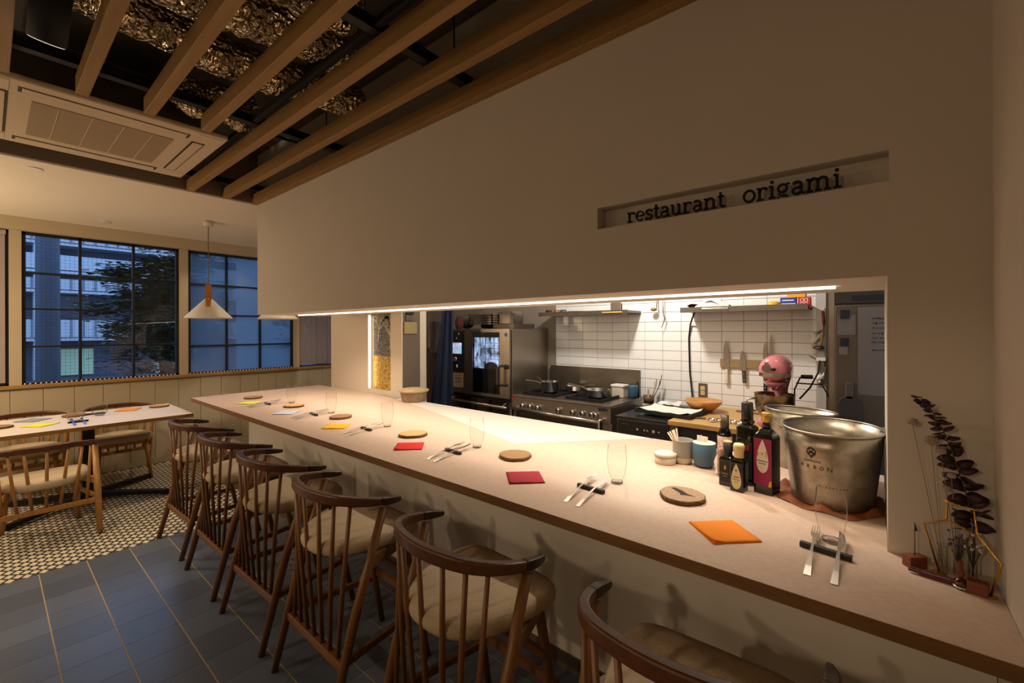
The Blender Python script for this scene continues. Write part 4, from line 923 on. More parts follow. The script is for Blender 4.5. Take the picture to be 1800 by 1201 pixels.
# ------------------------------------------------------------------ niche artwork
nm = mat('dark_painted_panel', '#26262c', 0.5)
nt = nm.node_tree; b = nt.nodes['Principled BSDF']; tc = nt.nodes.new('ShaderNodeTexCoord')
vo = nt.nodes.new('ShaderNodeTexVoronoi'); vo.feature = 'DISTANCE_TO_EDGE'; vo.inputs['Scale'].default_value = 15
nz = nt.nodes.new('ShaderNodeTexNoise'); nz.inputs['Scale'].default_value = 9; nz.inputs['Detail'].default_value = 5
ad = nt.nodes.new('ShaderNodeVectorMath'); ad.operation = 'ADD'; nt.links.new(tc.outputs['Object'], ad.inputs[0]); nt.links.new(nz.outputs['Color'], ad.inputs[1])
nt.links.new(tc.outputs['Object'], nz.inputs[0]); nt.links.new(ad.outputs[0], vo.inputs['Vector'])
cr = nt.nodes.new('ShaderNodeValToRGB'); cr.color_ramp.elements[0].position = 0.02; cr.color_ramp.elements[1].position = 0.07
cr.color_ramp.elements[0].color = (*lin('#c9c2a4'), 1); cr.color_ramp.elements[1].color = (*lin('#121216'), 1)
nt.links.new(vo.outputs['Distance'], cr.inputs[0]); nt.links.new(cr.outputs[0], b.inputs['Base Color'])
gl_ = mat('gold_leaf', '#c9901f', 0.35, 0.6, noise=0.55, scale=38, col2='#f0c860', bump=0.5)
aw = E('artwork_panel', 'tall dark floral panel over gold leaf in the lit column niche', 'artwork', (-3.955, 0.934, 0.906))
MB().box(-0.185, 0.19, 0, 0.010, 0.352, 0.99).build('dark_panel', nm, aw)
MB().box(-0.185, 0.19, 0, 0.010, 0.0, 0.350).build('gold_panel', gl_, aw)
tr_ = MB(); rnd = random.Random(12)
def branch(x, z, a, L, d):
    x2 = x+L*sin(a); z2 = z+L*cos(a); tr_.sweep([(x, -0.001, z), (x2, -0.001, z2)], 0.004+0.004*d, 0.002, up=(0, 1, 0))
    if d == 0:
        for k in range(4):
            q = a+rnd.uniform(-1.2, 1.2); c_, s_ = cos(q), sin(q); cx_, cz_ = x2+0.012*s_, z2+0.012*c_
            tr_.add([(cx_-0.016*s_, -0.002, cz_-0.016*c_), (cx_+0.007*c_, -0.002, cz_-0.007*s_), (cx_+0.016*s_, -0.002, cz_+0.016*c_), (cx_-0.007*c_, -0.002, cz_+0.007*s_)], [(0, 1, 2, 3)])
        return
    for da in (-0.55, 0.1, 0.6): branch(x2, z2, a+da+rnd.uniform(-0.2, 0.2), L*0.72, d-1)
branch(-0.10, 0.50, 0.12, 0.12, 3); branch(0.13, 0.42, -0.1, 0.13, 3)
o = tr_.build('painted_trees', mat('ivory_paint', '#cdc6a8', 0.7), aw)

# ------------------------------------------------------------------ combi oven
OY = 1.60
ov = E('combi_oven', 'stainless combi oven with lit door window left of the range', 'oven', (-3.213, OY, 0.84))
def o_(mb, n, m, par=ov, **k): return mb.build(n, m, par, **k)
hw = 0.428
o_(MB().box(-hw, hw, 0.02, 0.64, 0, 0.695), 'body', STEEL, bevel=0.006)
o_(MB().box(-hw, -0.215, 0, 0.02, 0.0, 0.695), 'control_column', STEEL, bevel=0.003)
cp = o_(MB().box(-0.424, -0.232, -0.012, 0.0, 0.225, 0.675), 'control_panel', BLACKM, bevel=0.02, seg=4)
SCR = mat('oven_screen', '#203050', 0.3, emit='#5f8fd0', estr=1.1, noise=0.0)
nt = SCR.node_tree; tc = nt.nodes.new('ShaderNodeTexCoord'); vz = nt.nodes.new('ShaderNodeTexVoronoi'); vz.inputs['Scale'].default_value = 26; nt.links.new(tc.outputs['Object'], vz.inputs['Vector'])
mx = nt.nodes.new('ShaderNodeMixRGB'); mx.inputs[0].default_value = 0.45; mx.inputs[1].default_value = (*lin('#7fa8e6'), 1); nt.links.new(vz.outputs['Color'], mx.inputs[2]); nt.links.new(mx.outputs[0], nt.nodes['Principled BSDF'].inputs['Emission Color'])
o_(MB().box(-0.405, -0.258, -0.0145, -0.012, 0.425, 0.545), 'screen', SCR, cp)
o_(MB().cyl((-0.345, -0.035, 0.365), (-0.345, -0.012, 0.365), 0.026, 20), 'knob', CHROME, cp)
o_(MB().box(-0.338, -0.322, -0.0145, -0.012, 0.275, 0.305), 'button', mat('button_rose', '#d8b8a8', 0.5, emit='#d8a890', estr=0.4), cp)
o_(MB().box(-0.342, -0.328, -0.0145, -0.012, 0.58, 0.605).box(-0.31, -0.295, -0.0145, -0.012, 0.632, 0.655), 'button', mat('button_grey', '#9a958c', 0.5), cp)
nt_ = o_(MB().box(-0.400, -0.242, -0.002, -0.0, 0.055, 0.215), 'notice', mat('notice_cream', '#c9b394', 0.8))
o_(MB().box(-0.385, -0.26, -0.003, -0.002, 0.185, 0.190).box(-0.385, -0.27, -0.003, -0.002, 0.150, 0.160).box(-0.385, -0.255, -0.003, -0.002, 0.125, 0.130).box(-0.385, -0.28, -0.003, -0.002, 0.105, 0.109), 'lettering', mat('notice_ink', '#7a5b4a', 0.8), nt_)
dr = o_(MB().box(-0.205, 0.428, -0.02, 0.0, 0.0, 0.03).box(-0.205, 0.428, -0.02, 0.0, 0.66, 0.695).box(-0.205, -0.085, -0.02, 0.0, 0.03, 0.66).box(0.300, 0.428, -0.02, 0.0, 0.03, 0.66), 'door', STEEL)
o_(MB().box(-0.085, 0.300, 0.0, 0.018, 0.03, 0.66), 'cavity', mat('oven_cavity', '#17130f', 0.4), dr)
LITM = mat('oven_lamp_glow', '#8fb0d8', 0.3, emit='#bcd8ff', estr=1.6)
nt = LITM.node_tree; tc = nt.nodes.new('ShaderNodeTexCoord'); mp = nt.nodes.new('ShaderNodeMapping'); mp.inputs['Scale'].default_value = (16, 1, 7); nz = nt.nodes.new('ShaderNodeTexNoise'); nz.inputs['Scale'].default_value = 1.4; nz.inputs['Detail'].default_value = 3
nt.links.new(tc.outputs['Object'], mp.inputs[0]); nt.links.new(mp.outputs[0], nz.inputs[0]); mr = nt.nodes.new('ShaderNodeMapRange'); mr.inputs[1].default_value = 0.38; mr.inputs[2].default_value = 0.66; mr.inputs[3].default_value = 0.02; mr.inputs[4].default_value = 2.2
nt.links.new(nz.outputs['Fac'], mr.inputs[0]); nt.links.new(mr.outputs[0], nt.nodes['Principled BSDF'].inputs['Emission Strength'])
o_(MB().box(-0.068, 0.292, -0.008, -0.001, 0.285, 0.605), 'lit_cavity', LITM, dr)
rk = MB()
for z in (0.33, 0.385, 0.44, 0.495, 0.55): rk.cyl((0.10, -0.011, z), (0.285, -0.011, z), 0.003, 6)
for x in (0.06, 0.10, 0.285): rk.cyl((x, -0.011, 0.29), (x, -0.011, 0.60), 0.004, 6)
o_(rk, 'rack', CHROME, dr)
o_(MB().prism(arc(0.175, 0.285, 0.10, 0.07, 0, 180, 16), -0.013, -0.009, 'y'), 'tray', STEELD, dr)
o_(MB().box(-0.083, 0.298, -0.019, -0.016, 0.032, 0.658), 'pane', thin_glass('oven_glass', (0.75, 0.75, 0.78), 0.25, 0.02, 0.04), dr)
o_(MB().box(-0.083, 0.298, -0.0215, -0.019, 0.61, 0.658), 'dark_band', BLACKM, dr)
o_(MB().tube([(0.40, -0.02, 0.325), (0.345, -0.065, 0.325), (0.335, -0.075, 0.31), (0.335, -0.075, 0.155), (0.345, -0.065, 0.135), (0.40, -0.02, 0.135)], 0.013, 10), 'handle', BLACKM, dr)
o_(MB().cyl((0.395, -0.045, 0.315), (0.395, -0.02, 0.315), 0.022, 16), 'handle_boss', BLACKM, dr)
o_(MB().cyl((0.385, -0.023, 0.635), (0.385, -0.02, 0.635), 0.020, 18), 'badge', mat('badge_blue', '#3c5f86', 0.4), dr)
os_ = E('oven_stand', 'dark open stand with a steel rail under the combi oven', 'stand', (-3.213, 1.62, 0))
o_(MB().box(-0.42, 0.42, 0, 0.6, 0.80, 0.838), 'top_plate', BLACK, os_)
for sx in (-0.40, 0.40):
    for sy in (0.02, 0.56): o_(MB().box(sx-0.02, sx+0.02, sy-0.02, sy+0.02, 0, 0.80), 'leg', STEELD, os_)
o_(MB().box(-0.40, 0.40, 0, 0.58, 0.25, 0.28), 'shelf', STEELD, os_)
o_(MB().tube([(-0.44, -0.10, 0.775), (0.46, -0.12, 0.765)], 0.013, 10), 'front_rail', STEEL, os_)
for sx in (-0.38, 0.38): o_(MB().cyl((sx, -0.10, 0.77), (sx, 0.03, 0.81), 0.008, 8), 'rail_bracket', STEELD, os_)
tag(MB().lathe([(0.13, 0), (0.14, 0.01), (0.14, 0.2), (0.13, 0.205), (0.0, 0.206)], 28, (-3.12, 1.9, 0.281)).build('stock_pot', STEELD), 'dark stock pot on the shelf under the oven', 'pot')
tag(MB().lathe([(0.09, 0), (0.10, 0.01), (0.105, 0.17), (0.10, 0.175), (0.0, 0.176)], 28, (-2.88, 1.86, 0.281)).build('stock_pot', STEELD), 'smaller dark pot on the shelf under the oven', 'pot')

# things standing on the oven
OT = 1.536
for k in range(5):
    t_ = E('oven_tray', ('lowest', 'second lowest', 'middle', 'second highest', 'topmost')[k]+' steel oven tray of the stack on the combi oven', 'tray', (-3.26, 1.86, OT+0.045+0.024*k), group='stack of oven trays on the oven')
    MB().box(-0.15, 0.17, -0.2, 0.2, 0, 0.004).box(-0.16, 0.18, -0.21, -0.2, 0.0, 0.016).box(-0.16, 0.18, 0.2, 0.21, 0.0, 0.016).box(0.17, 0.18, -0.21, 0.21, 0.0, 0.016).box(-0.16, -0.15, -0.21, 0.21, 0.0, 0.016).build('pan', STEEL, t_)
tag(MB().lathe([(0.10, 0), (0.13, 0.018), (0.133, 0.040), (0.12, 0.041), (0.0, 0.042)], 30, (-3.26, 1.86, OT+0.001)).build('black_pan', BLACKM), 'round black pan under the stack of oven trays', 'pan')
bx = E('steel_box', 'open square steel tin on the right of the combi oven', 'tin', (-2.98, 1.84, OT+0.05))
MB().box(-0.09, 0.09, -0.09, 0.09, 0, 0.004).box(-0.09, -0.086, -0.09, 0.09, 0, 0.13).box(0.086, 0.09, -0.09, 0.09, 0, 0.13).box(-0.09, 0.09, -0.09, -0.086, 0, 0.13).box(-0.09, 0.09, 0.086, 0.09, 0, 0.13).build('walls', STEEL, bx)
tag(MB().box(-3.12, -2.86, 1.70, 1.98, OT+0.001, OT+0.048).build('baking_tin', STEELD, bevel=0.006), 'flat dull steel tin carrying the open tin on the oven', 'tin')
tag(MB().box(-2.86, -2.82, 1.68, 1.72, OT+0.05, OT+0.16).box(-2.85, -2.79, 1.66, 2.0, OT+0.001, OT+0.049).build('baking_tin', STEELD), 'narrow steel tin at the right edge of the oven top', 'tin')
gm_ = mat('grey_brown_bundle', '#4b4236', 0.9, noise=0.3, scale=10)
for x, y, r, lab in ((-3.585, 1.78, 0.09, 'dark rounded sack at the left on top of the oven'), (-3.50, 2.06, 0.095, 'dark rounded sack beside the tray stack on the oven')):
    tag(MB().ball((x, y, OT+r*0.85), r, 16, 10, (1, 1, 0.85)).build('sack', gm_), lab, 'sack')

# apron hanging in front of the oven
AP = mat('navy_cotton', '#1d2c4e', 0.9, noise=0.12, scale=8)
apb = MB()
def apf(u, v):
    xl = -3.475-0.235*(1-v)**1.1; xr = -3.332+0.0*v
    return (xl+(xr-xl)*u, 1.32+0.022*sin(u*15+1)+0.012*sin(u*31), 0.66+1.10*v)
apb.grid(apf, 30, 12); apb.grid(lambda u, v: (lambda p: (p[0], p[1]+0.006, p[2]))(apf(u, v)), 30, 12)
ap = E('apron', 'navy blue apron hanging at the left of the oven', 'apron')
apb.build('cloth', AP, ap); MB().tube([(-3.45, 1.32, 1.75), (-3.40, 1.34, 1.895), (-3.36, 1.32, 1.75)], 0.006, 6).build('neck_strap', AP, ap)
tag(MB().cyl((-3.40, 1.345, 1.90), (-3.40, 2.255, 1.90), 0.008, 8).build('hanging_rod', STEELD), 'dark rod that carries the navy apron', 'rod')
tag(MB().ball((-3.54, 1.62, 1.60), 0.07, 14, 8, (0.8, 0.6, 1.2)).build('towel_bundle', mat('dark_red_towel', '#4a1c1c', 0.9)), 'dark red cloth bundle beside the apron', 'cloth')

# ------------------------------------------------------------------ range
rg = E('gas_range', 'stainless gas range with chrome knobs and a front rail', 'range', (-2.235, 1.60, 0))
rw = 0.535
o_(MB().box(-rw, rw, 0.02, 0.645, 0.10, 0.872), 'body', STEEL, rg, bevel=0.003)
o_(MB().box(-rw, rw, 0.0, 0.645, 0.872, 0.887), 'cooktop', STEEL, rg, bevel=0.003)
o_(MB().box(-rw, rw, -0.004, 0.02, 0.74, 0.868), 'front_panel', STEEL, rg)
o_(MB().box(rw-0.115, rw-0.03, -0.0065, -0.003, 0.838, 0.862), 'badge', mat('badge_navy', '#1c2038', 0.4), rg)
o_(MB().box(-rw+0.005, -rw+0.05, -0.0065, -0.003, 0.845, 0.866), 'badge', mat('badge_red', '#a03028', 0.4), rg)
o_(MB().box(-rw+0.06, rw-0.10, -0.012, 0.02, 0.22, 0.735), 'oven_door', mat('range_door_steel', '#5a5047', 0.3, 0.85), rg, bevel=0.004)
for x in (-0.39, -0.30, -0.21, 0.02, 0.17, 0.27, 0.36, 0.40):
    k_ = MB().cyl((x, -0.045, 0.795), (x, -0.004, 0.795), 0.021, 16, 0.026).build('knob', CHROME, rg)
    MB().box(x-0.004, x+0.004, -0.052, -0.045, 0.776, 0.814).build('grip', BLACKM, k_)
o_(MB().tube([(-0.49, -0.08, 0.775), (0.47, -0.08, 0.755)], 0.013, 12), 'front_rail', CHROME, rg)
for x in (-0.48, 0.465):
    o_(MB().cyl((x, -0.08, 0.765), (x, 0.0, 0.765), 0.012, 10), 'rail_bracket', CHROME, rg)
    o_(MB().cyl((x, -0.08, 0.765), (x, -0.07, 0.30), 0.010, 10), 'rail_post', STEELD, rg)
o_(MB().box(-rw+0.04, rw-0.02, 0.615, 0.645, 0.887, 1.138), 'back_panel', STEELD, rg)
for gx in (-0.29, 0.21):
    g_ = MB()
    for q in (-0.17, 0, 0.17): g_.bar((gx+q, 0.10, 0.902), (gx+q, 0.50, 0.902), 0.014, 0.016); g_.bar((gx-0.19, 0.30+q*1.1, 0.902), (gx+0.19, 0.30+q*1.1, 0.902), 0.014, 0.016)
    for ax_ in (-0.18, 0.18):
        for ay_ in (0.11, 0.49): g_.box(gx+ax_-0.008, gx+ax_+0.008, ay_-0.008, ay_+0.008, 0.887, 0.90)
    o_(g_, 'grate', BLACKM, rg)
    o_(MB().lathe([(0.06, 0), (0.06, 0.008), (0.03, 0.011), (0, 0.011)], 20, (gx, 0.30, 0.887)), 'burner', BLACK, rg)
    o_(MB().box(gx-0.2, gx+0.2, 0.08, 0.52, 0.887, 0.890), 'drip_plate', BLACK, rg)
def pan(name, lab, loc, r, h, hl, ang, cat, lift=0.03):
    t = E(name, lab, cat, loc)
    MB().lathe([(r*0.92, 0), (r*0.98, 0.006), (r, h), (r*1.04, h+0.002), (r*0.97, h+0.001), (r*0.94, 0.01), (0.0, 0.006)], 32).build('body', CHROME, t)
    c_, s_ = cos(RAD(ang)), sin(RAD(ang))
    MB().sweep([(r*c_, r*s_, h*0.8), ((r+hl*0.3)*c_, (r+hl*0.3)*s_, h*0.85+lift*0.5), ((r+hl)*c_, (r+hl)*s_, h*0.85+lift)], [0.016, 0.013, 0.022], 0.008).build('handle', STEEL, t)
    return t
pt = pan('saucepan', 'deep chrome saucepan on the left burner of the range', (-2.50, 1.86, 0.911), 0.085, 0.10, 0.17, 195, 'saucepan', 0.02)
MB().sweep([(-0.05, 0.0, 0.06), (-0.16, 0.02, 0.135)], 0.014, 0.006).build('ladle_handle', STEEL, pt)
pan('saute_pan', 'wide shallow chrome pan on the right burner of the range', (-1.975, 1.88, 0.911), 0.115, 0.062, 0.24, 172, 'pan', 0.035)
pan('saucepan', 'small chrome pan behind on the left of the range', (-2.36, 2.08, 0.911), 0.075, 0.045, 0.14, 20, 'saucepan', 0.03)
tb_ = E('plastic_tub', 'white lidded plastic tub at the right back of the range', 'tub', (-1.874, 2.12, 0.888))
MB().prism(sq(0.062, 0.018), 0, 0.10).build('body', mat('tub_cream', '#d6c8b4', 0.5), tb_, bevel=0.004); MB().prism(sq(0.069, 0.02), 0.10, 0.116).build('lid', PLASTW, tb_, bevel=0.003)
bcu = E('blue_crock', 'blue crock beside the white plastic tub on the range', 'crock', (-1.734, 2.10, 0.888))
MB().lathe([(0.032, 0), (0.043, 0.03), (0.047, 0.11), (0.048, 0.118), (0.044, 0.118), (0.04, 0.03), (0, 0.012)], 24).build('body', mat('crock_blue', '#3c5f78', 0.5), bcu)
MB().lathe([(0.0435, 0.105), (0, 0.106)], 20).build('contents', CREAM, bcu)
tag(MB().lathe([(0.014, 0), (0.014, 0.10), (0.008, 0.12), (0.008, 0.145), (0.0, 0.146)], 14, (-1.722, 2.18, 0.888)).build('grinder', BLACKM), 'slim dark bottle at the very corner of the range', 'bottle')

# ------------------------------------------------------------------ dish machine and wooden worktop
dm = E('undercounter_machine', 'undercounter stainless machine with a dark control strip beside the range', 'machine', (-1.375, 1.44, 0))
o_(MB().box(-0.19, 0.21, 0.0, 0.78, 0.06, 0.838), 'body', STEELD, dm)
o_(MB().box(-0.20, 0.22, -0.012, 0.80, 0.838, 0.852), 'top', mat('dark_steel_top', '#4c4a48', 0.25, 0.8), dm, bevel=0.002)
st_ = o_(MB().box(-0.18, 0.20, -0.008, 0.0, 0.715, 0.825), 'control_strip', mat('strip_dark', '#1c1715', 0.4), dm, bevel=0.003)
for x, r in ((-0.02, 0.008), (0.035, 0.006), (0.058, 0.006), (0.105, 0.011), (0.145, 0.006)):
    o_(MB().cyl((x, -0.012, 0.768), (x, -0.008, 0.768), r, 12), 'button', mat('btn_pale', '#c9a898', 0.5), st_)
o_(MB().box(-0.15, -0.09, -0.0088, -0.008, 0.795, 0.800), 'lettering', mat('dull_letter', '#6b4038', 0.6), st_)
o_(MB().box(-0.18, 0.20, -0.02, 0.0, 0.10, 0.70), 'door', STEEL, dm, bevel=0.004)
wk = E('wooden_worktop', 'pale wooden worktop with a dark frame below behind the bottles', 'worktop', (-0.72, 1.42, 0))
o_(MB().box(-0.44, 0.50, 0.0, 0.82, 0.835, 0.868), 'board', WOODT, wk, bevel=0.003)
o_(MB().box(-0.43, 0.50, 0.03, 0.82, 0.06, 0.833), 'cabinet', mat('dark_cabinet', '#1b1714', 0.6), wk)
o_(MB().box(-0.435, -0.37, 0.015, 0.05, 0.0, 0.833), 'leg', STEELD, wk)
ty = E('baking_tray', 'black baking tray lined with white paper on the wooden worktop', 'tray', (-1.24, 1.70, 0.872), RAD(-6))
o_(MB().box(-0.20, 0.20, -0.14, 0.14, 0, 0.004).box(-0.22, -0.2, -0.16, 0.16, 0, 0.03).box(0.2, 0.22, -0.16, 0.16, 0, 0.03).box(-0.2, 0.2, 0.14, 0.16, 0, 0.03).box(-0.2, 0.2, -0.16, -0.14, 0, 0.022), 'pan', BLACKM, ty)
o_(MB().grid(lambda u, v: (-0.2+0.4*u, -0.145+0.27*v, 0.012+0.014*abs(2*v-1)**4+0.016*abs(2*u-1)**5+0.002*sin(21*u+5*v)), 20, 14), 'paper_liner', PAPER, ty)
tag(MB().grid(lambda u, v: (-1.42+0.16*u, 1.86+0.16*v, 0.905+0.02*sin(5*u)*sin(4*v)+0.004*sin(17*u)), 12, 10).build('folded_cloth', mat('white_cloth', '#d9d3ca', 0.9)), 'crumpled white cloth behind the baking tray', 'cloth')
bo = E('wooden_bowl', 'wide golden bowl on the wooden worktop under the wall outlet', 'bowl', (-1.07, 1.95, 0.869))
o_(MB().lathe([(0.055, 0), (0.07, 0.006), (0.125, 0.055), (0.143, 0.085), (0.139, 0.089), (0.118, 0.058), (0.06, 0.018), (0, 0.014)], 40), 'body', mat('honey_wood', '#c08a4a', 0.35, noise=0.1, scale=12, stretch=(1, 1, 6), coat=0.2), bo)
tag(MB().sweep([(-1.13, 1.60, 0.874), (-0.96, 1.63, 0.876)], 0.03, 0.004).build('spatula', STEEL), 'steel spatula in front of the golden bowl', 'spatula')
tag(MB().sweep([(-0.86, 2.10, 0.873), (-0.62, 2.06, 0.873)], 0.02, 0.01).build('wooden_stick', mat('dark_wood_stick', '#6e5228', 0.6)), 'dark wooden rod lying at the back of the worktop', 'rod')
rnd = random.Random(9)
for k in range(5):
    x, y = -0.90+0.045*k, 1.56+0.03*(k % 2)
    r_ = MB().lathe([(0.022, 0), (0.023, 0.004), (0.023, 0.022), (0.021, 0.022), (0.021, 0.003)], 16, (x, y, 0.8685)).build('pastry_ring', CHROME)
    tag(r_, ('leftmost', 'second', 'third', 'fourth', 'rightmost')[k]+' small chrome pastry ring in the row on the wooden worktop', 'pastry ring', 'pastry rings on the worktop')
tag(MB().ball((-0.68, 1.60, 0.895), 0.03, 12, 8, (1.5, 1, 0.8)).build('dark_cloth', mat('navy_cloth', '#1d2430', 0.9)), 'dark blue cloth ball by the pastry rings', 'cloth')
tag(MB().ball((-0.55, 1.52, 0.905), 0.042, 14, 9, (1, 1, 0.85)).build('pink_lid', mat('dusty_pink', '#b56a74', 0.4)), 'dusty pink rounded pot lid seen between the bottles', 'lid')
ut = E('utensil_jar', 'dark jar of brushes and spatulas beside the range', 'utensil jar', (-1.60, 2.14, 0.853))
o_(MB().lathe([(0.045, 0), (0.05, 0.07), (0.046, 0.07), (0.042, 0.008), (0, 0.008)], 20), 'jar', mat('brown_jar', '#57402a', 0.5), ut)
for (dx, dz, m_) in ((0.045, 0.20, mat('pale_handle', '#d6c9a6', 0.6)), (0.085, 0.21, mat('brown_handle', '#7a4526', 0.6)), (0.10, 0.26, STEELD), (0.06, 0.22, STEEL), (-0.01, 0.12, mat('tan_handle', '#a77a44', 0.6))):
    o_(MB().sweep([(dx*0.3, 0, 0.02), (dx, 0.02, dz*0.7), (dx*1.12, 0.025, dz)], [0.010, 0.018, 0.014], 0.006), 'utensil', m_, ut)

# ------------------------------------------------------------------ wall shelves and what is on them
def shelf(lab, x0, x1):
    t = E('wall_shelf', lab, 'shelf', ((x0+x1)/2, 2.1, 1.668)); h = (x1-x0)/2
    o_(MB().box(-h, h, -0.15, 0.145, 0.0, 0.006).box(-h, h, -0.152, -0.147, -0.008, 0.034).box(-h, -h+0.004, -0.15, 0.145, 0, 0.03).box(h-0.004, h, -0.15, 0.145, 0, 0.03), 'board', STEELD, t)
    return t
shelf('steel wall shelf above the range', -2.70, -1.715); shelf('steel wall shelf above the worktop and knives', -1.25, -0.372)
SZ = 1.675
def lie(name, lab, cat, x, w, h, d, m, y=2.03, bev=0.003):
    return tag(MB().box(x-w/2, x+w/2, y-d/2, y+d/2, SZ, SZ+h).build(name, m, bevel=bev), lab, cat)
pan('frying_pan', 'shallow frying pan lying on the shelf above the range', (-2.30, 2.06, SZ), 0.10, 0.03, 0.16, 185, 'pan', 0.01)
lie('wooden_board', 'thin wooden board at the right of the shelf above the range', 'board', -1.86, 0.2, 0.012, 0.2, WOODT)
tag(MB().box(-1.90, -1.80, 1.99, 2.0, SZ+0.013, SZ+0.10).box(-1.90, -1.80, 2.02, 2.03, SZ+0.013, SZ+0.09).build('metal_rack', STEEL), 'small metal rack standing on the thin wooden board', 'rack')
for k, (x, c_) in enumerate(((-2.62, '#242220'), (-2.52, '#8a6030'), (-2.44, '#55504a'))):
    tag(MB().lathe([(0.03, 0), (0.032, 0.005), (0.032, 0.05), (0.0, 0.052)], 18, (x, 2.02, SZ)).build('spice_tin', mat('tin_%d' % k, c_, 0.4, 0.4)), ('black', 'brass coloured', 'grey')[k]+' round tin on the left of the shelf above the range', 'tin')
tag(MB().grid(lambda u, v: (-1.22+0.33*u, 1.98+0.2*v, SZ+0.03+0.06*sin(pi*u)*(0.6+0.4*v)+0.012*sin(13*u+6*v)), 16, 8).build('plastic_bag', mat('bag_white', '#d8d2c8', 0.5)), 'crumpled white plastic bag on the shelf above the knives', 'bag')
lie('black_case', 'flat black case under the white bag on the shelf', 'case', -1.16, 0.16, 0.022, 0.16, BLACKM)
lie('steel_tray', 'steel tray in the middle of the shelf above the knives', 'tray', -0.98, 0.2, 0.018, 0.18, STEEL)
lie('black_box', 'low black box on the shelf beside the yellow bag', 'box', -0.69, 0.13, 0.02, 0.12, BLACKM)
tag(MB().ball((-0.585, 2.0, SZ+0.028), 0.05, 12, 8, (1.0, 0.8, 0.55)).build('snack_bag', mat('yellow_bag', '#d9a81a', 0.4, noise=0.3, scale=30)), 'small yellow bag on the shelf next to the blue box', 'bag')
q1 = E('carton', 'blue and white carton on the right of the shelf', 'carton', (-0.495, 2.03, SZ))
o_(MB().box(-0.048, 0.048, -0.04, 0.04, 0.034, 0.075), 'blue_half', mat('carton_blue', '#1838a0', 0.5), q1); o_(MB().box(-0.048, 0.048, -0.04, 0.04, 0, 0.034), 'white_half', PAPER, q1)
o_(MB().box(-0.036, 0.036, -0.0408, -0.040, 0.052, 0.060), 'lettering', PAPER, q1)
q2 = E('carton', 'red carton with white pattern on the right end of the shelf', 'carton', (-0.397, 2.03, SZ))
o_(MB().box(-0.036, 0.036, -0.04, 0.04, 0, 0.075), 'box', mat('carton_red', '#c3222e', 0.5), q2)
lm = MB()
for a_, c_ in ((-0.022, 0.044), (0.002, 0.044), (-0.022, 0.016), (0.002, 0.016)): lm.sweep([(a_, -0.0402, c_), (a_+0.018, -0.0402, c_), (a_+0.018, -0.0402, c_+0.02), (a_, -0.0402, c_+0.02)], 0.004, 0.0012, closed=True, up=(0, 1, 0))
o_(lm, 'pattern', PAPER, q2)
tag(MB().box(-0.50, -0.39, 1.99, 2.07, SZ+0.0755, SZ+0.125).build('carton', mat('carton_yellow', '#e8a61c', 0.5)), 'yellow orange carton lying on the two cartons', 'carton')

# hanging ladles, cable, outlet, knives
lr = tag(MB().cyl((-1.72, 2.20, 1.92), (-1.24, 2.20, 1.92), 0.006, 8).box(-1.715, -1.705, 2.20, 2.252, 1.915, 1.925).box(-1.255, -1.245, 2.20, 2.252, 1.915, 1.925).build('hanging_rail', STEELD), 'thin steel rail on the tiles between the two shelves', 'rail')
l1 = E('ladle', 'small ladle hanging between the wall shelves', 'ladle', (-1.545, 2.20, 1.92))
o_(MB().tube([(0, 0, 0.01), (0, 0, -0.16), (0.003, -0.01, -0.20)], 0.005, 6), 'handle', STEELD, l1); o_(MB().ball((-0.02, -0.02, -0.215), 0.030, 12, 8, (1, 1, 0.55)), 'bowl', mat('brass_dull', '#8a7550', 0.4, 0.7), l1)
l2 = E('whisk_spoon', 'long thin spoon hanging right of the small ladle', 'spoon', (-1.495, 2.20, 1.92))
o_(MB().tube([(0, 0, 0.01), (0.01, 0, -0.25), (0.022, 0, -0.30), (0.012, 0, -0.335), (-0.01, 0, -0.385)], [0.005, 0.004, 0.005, 0.004, 0.002], 6), 'handle', STEELD, l2)
tag(MB().tube([(-1.18, 2.10, 1.664), (-1.215, 2.16, 1.63), (-1.255, 2.225, 1.57), (-1.272, 2.235, 1.45), (-1.265, 2.235, 1.15), (-1.240, 2.22, 0.95), (-1.232, 2.20, 0.872)], 0.007, 8).build('power_cable', BLACKM), 'black cable dropping from the shelf down the tiles', 'cable')
ou = E('wall_outlet', 'brown framed wall outlet with cream sockets above the bowl', 'outlet', (-1.158, 2.246, 0.995))
o_(MB().box(-0.037, 0.037, -0.008, 0, -0.062, 0.062), 'frame', mat('brown_plate', '#5a4a3a', 0.5), ou, bevel=0.003)
for k in (-1, 1): o_(MB().box(-0.017, 0.017, -0.0105, -0.008, k*0.021-0.017, k*0.021+0.017), 'socket', CREAM, ou)
for q_, z_ in ((-0.006, 0.021), (0.006, 0.021), (-0.006, -0.021), (0.006, -0.021)): o_(MB().box(q_-0.0015, q_+0.0015, -0.0112, -0.0105, z_-0.006, z_+0.006), 'slot', BLACKM, ou)
tag(MB().box(-1.015, -0.52, 2.228, 2.246, 1.205, 1.275).build('knife_bar', mat('knife_bar_wood', '#8c744e', 0.5, noise=0.1, scale=8, stretch=(1, 10, 10)), bevel=0.002), 'wooden magnetic knife bar on the tiles', 'knife bar')
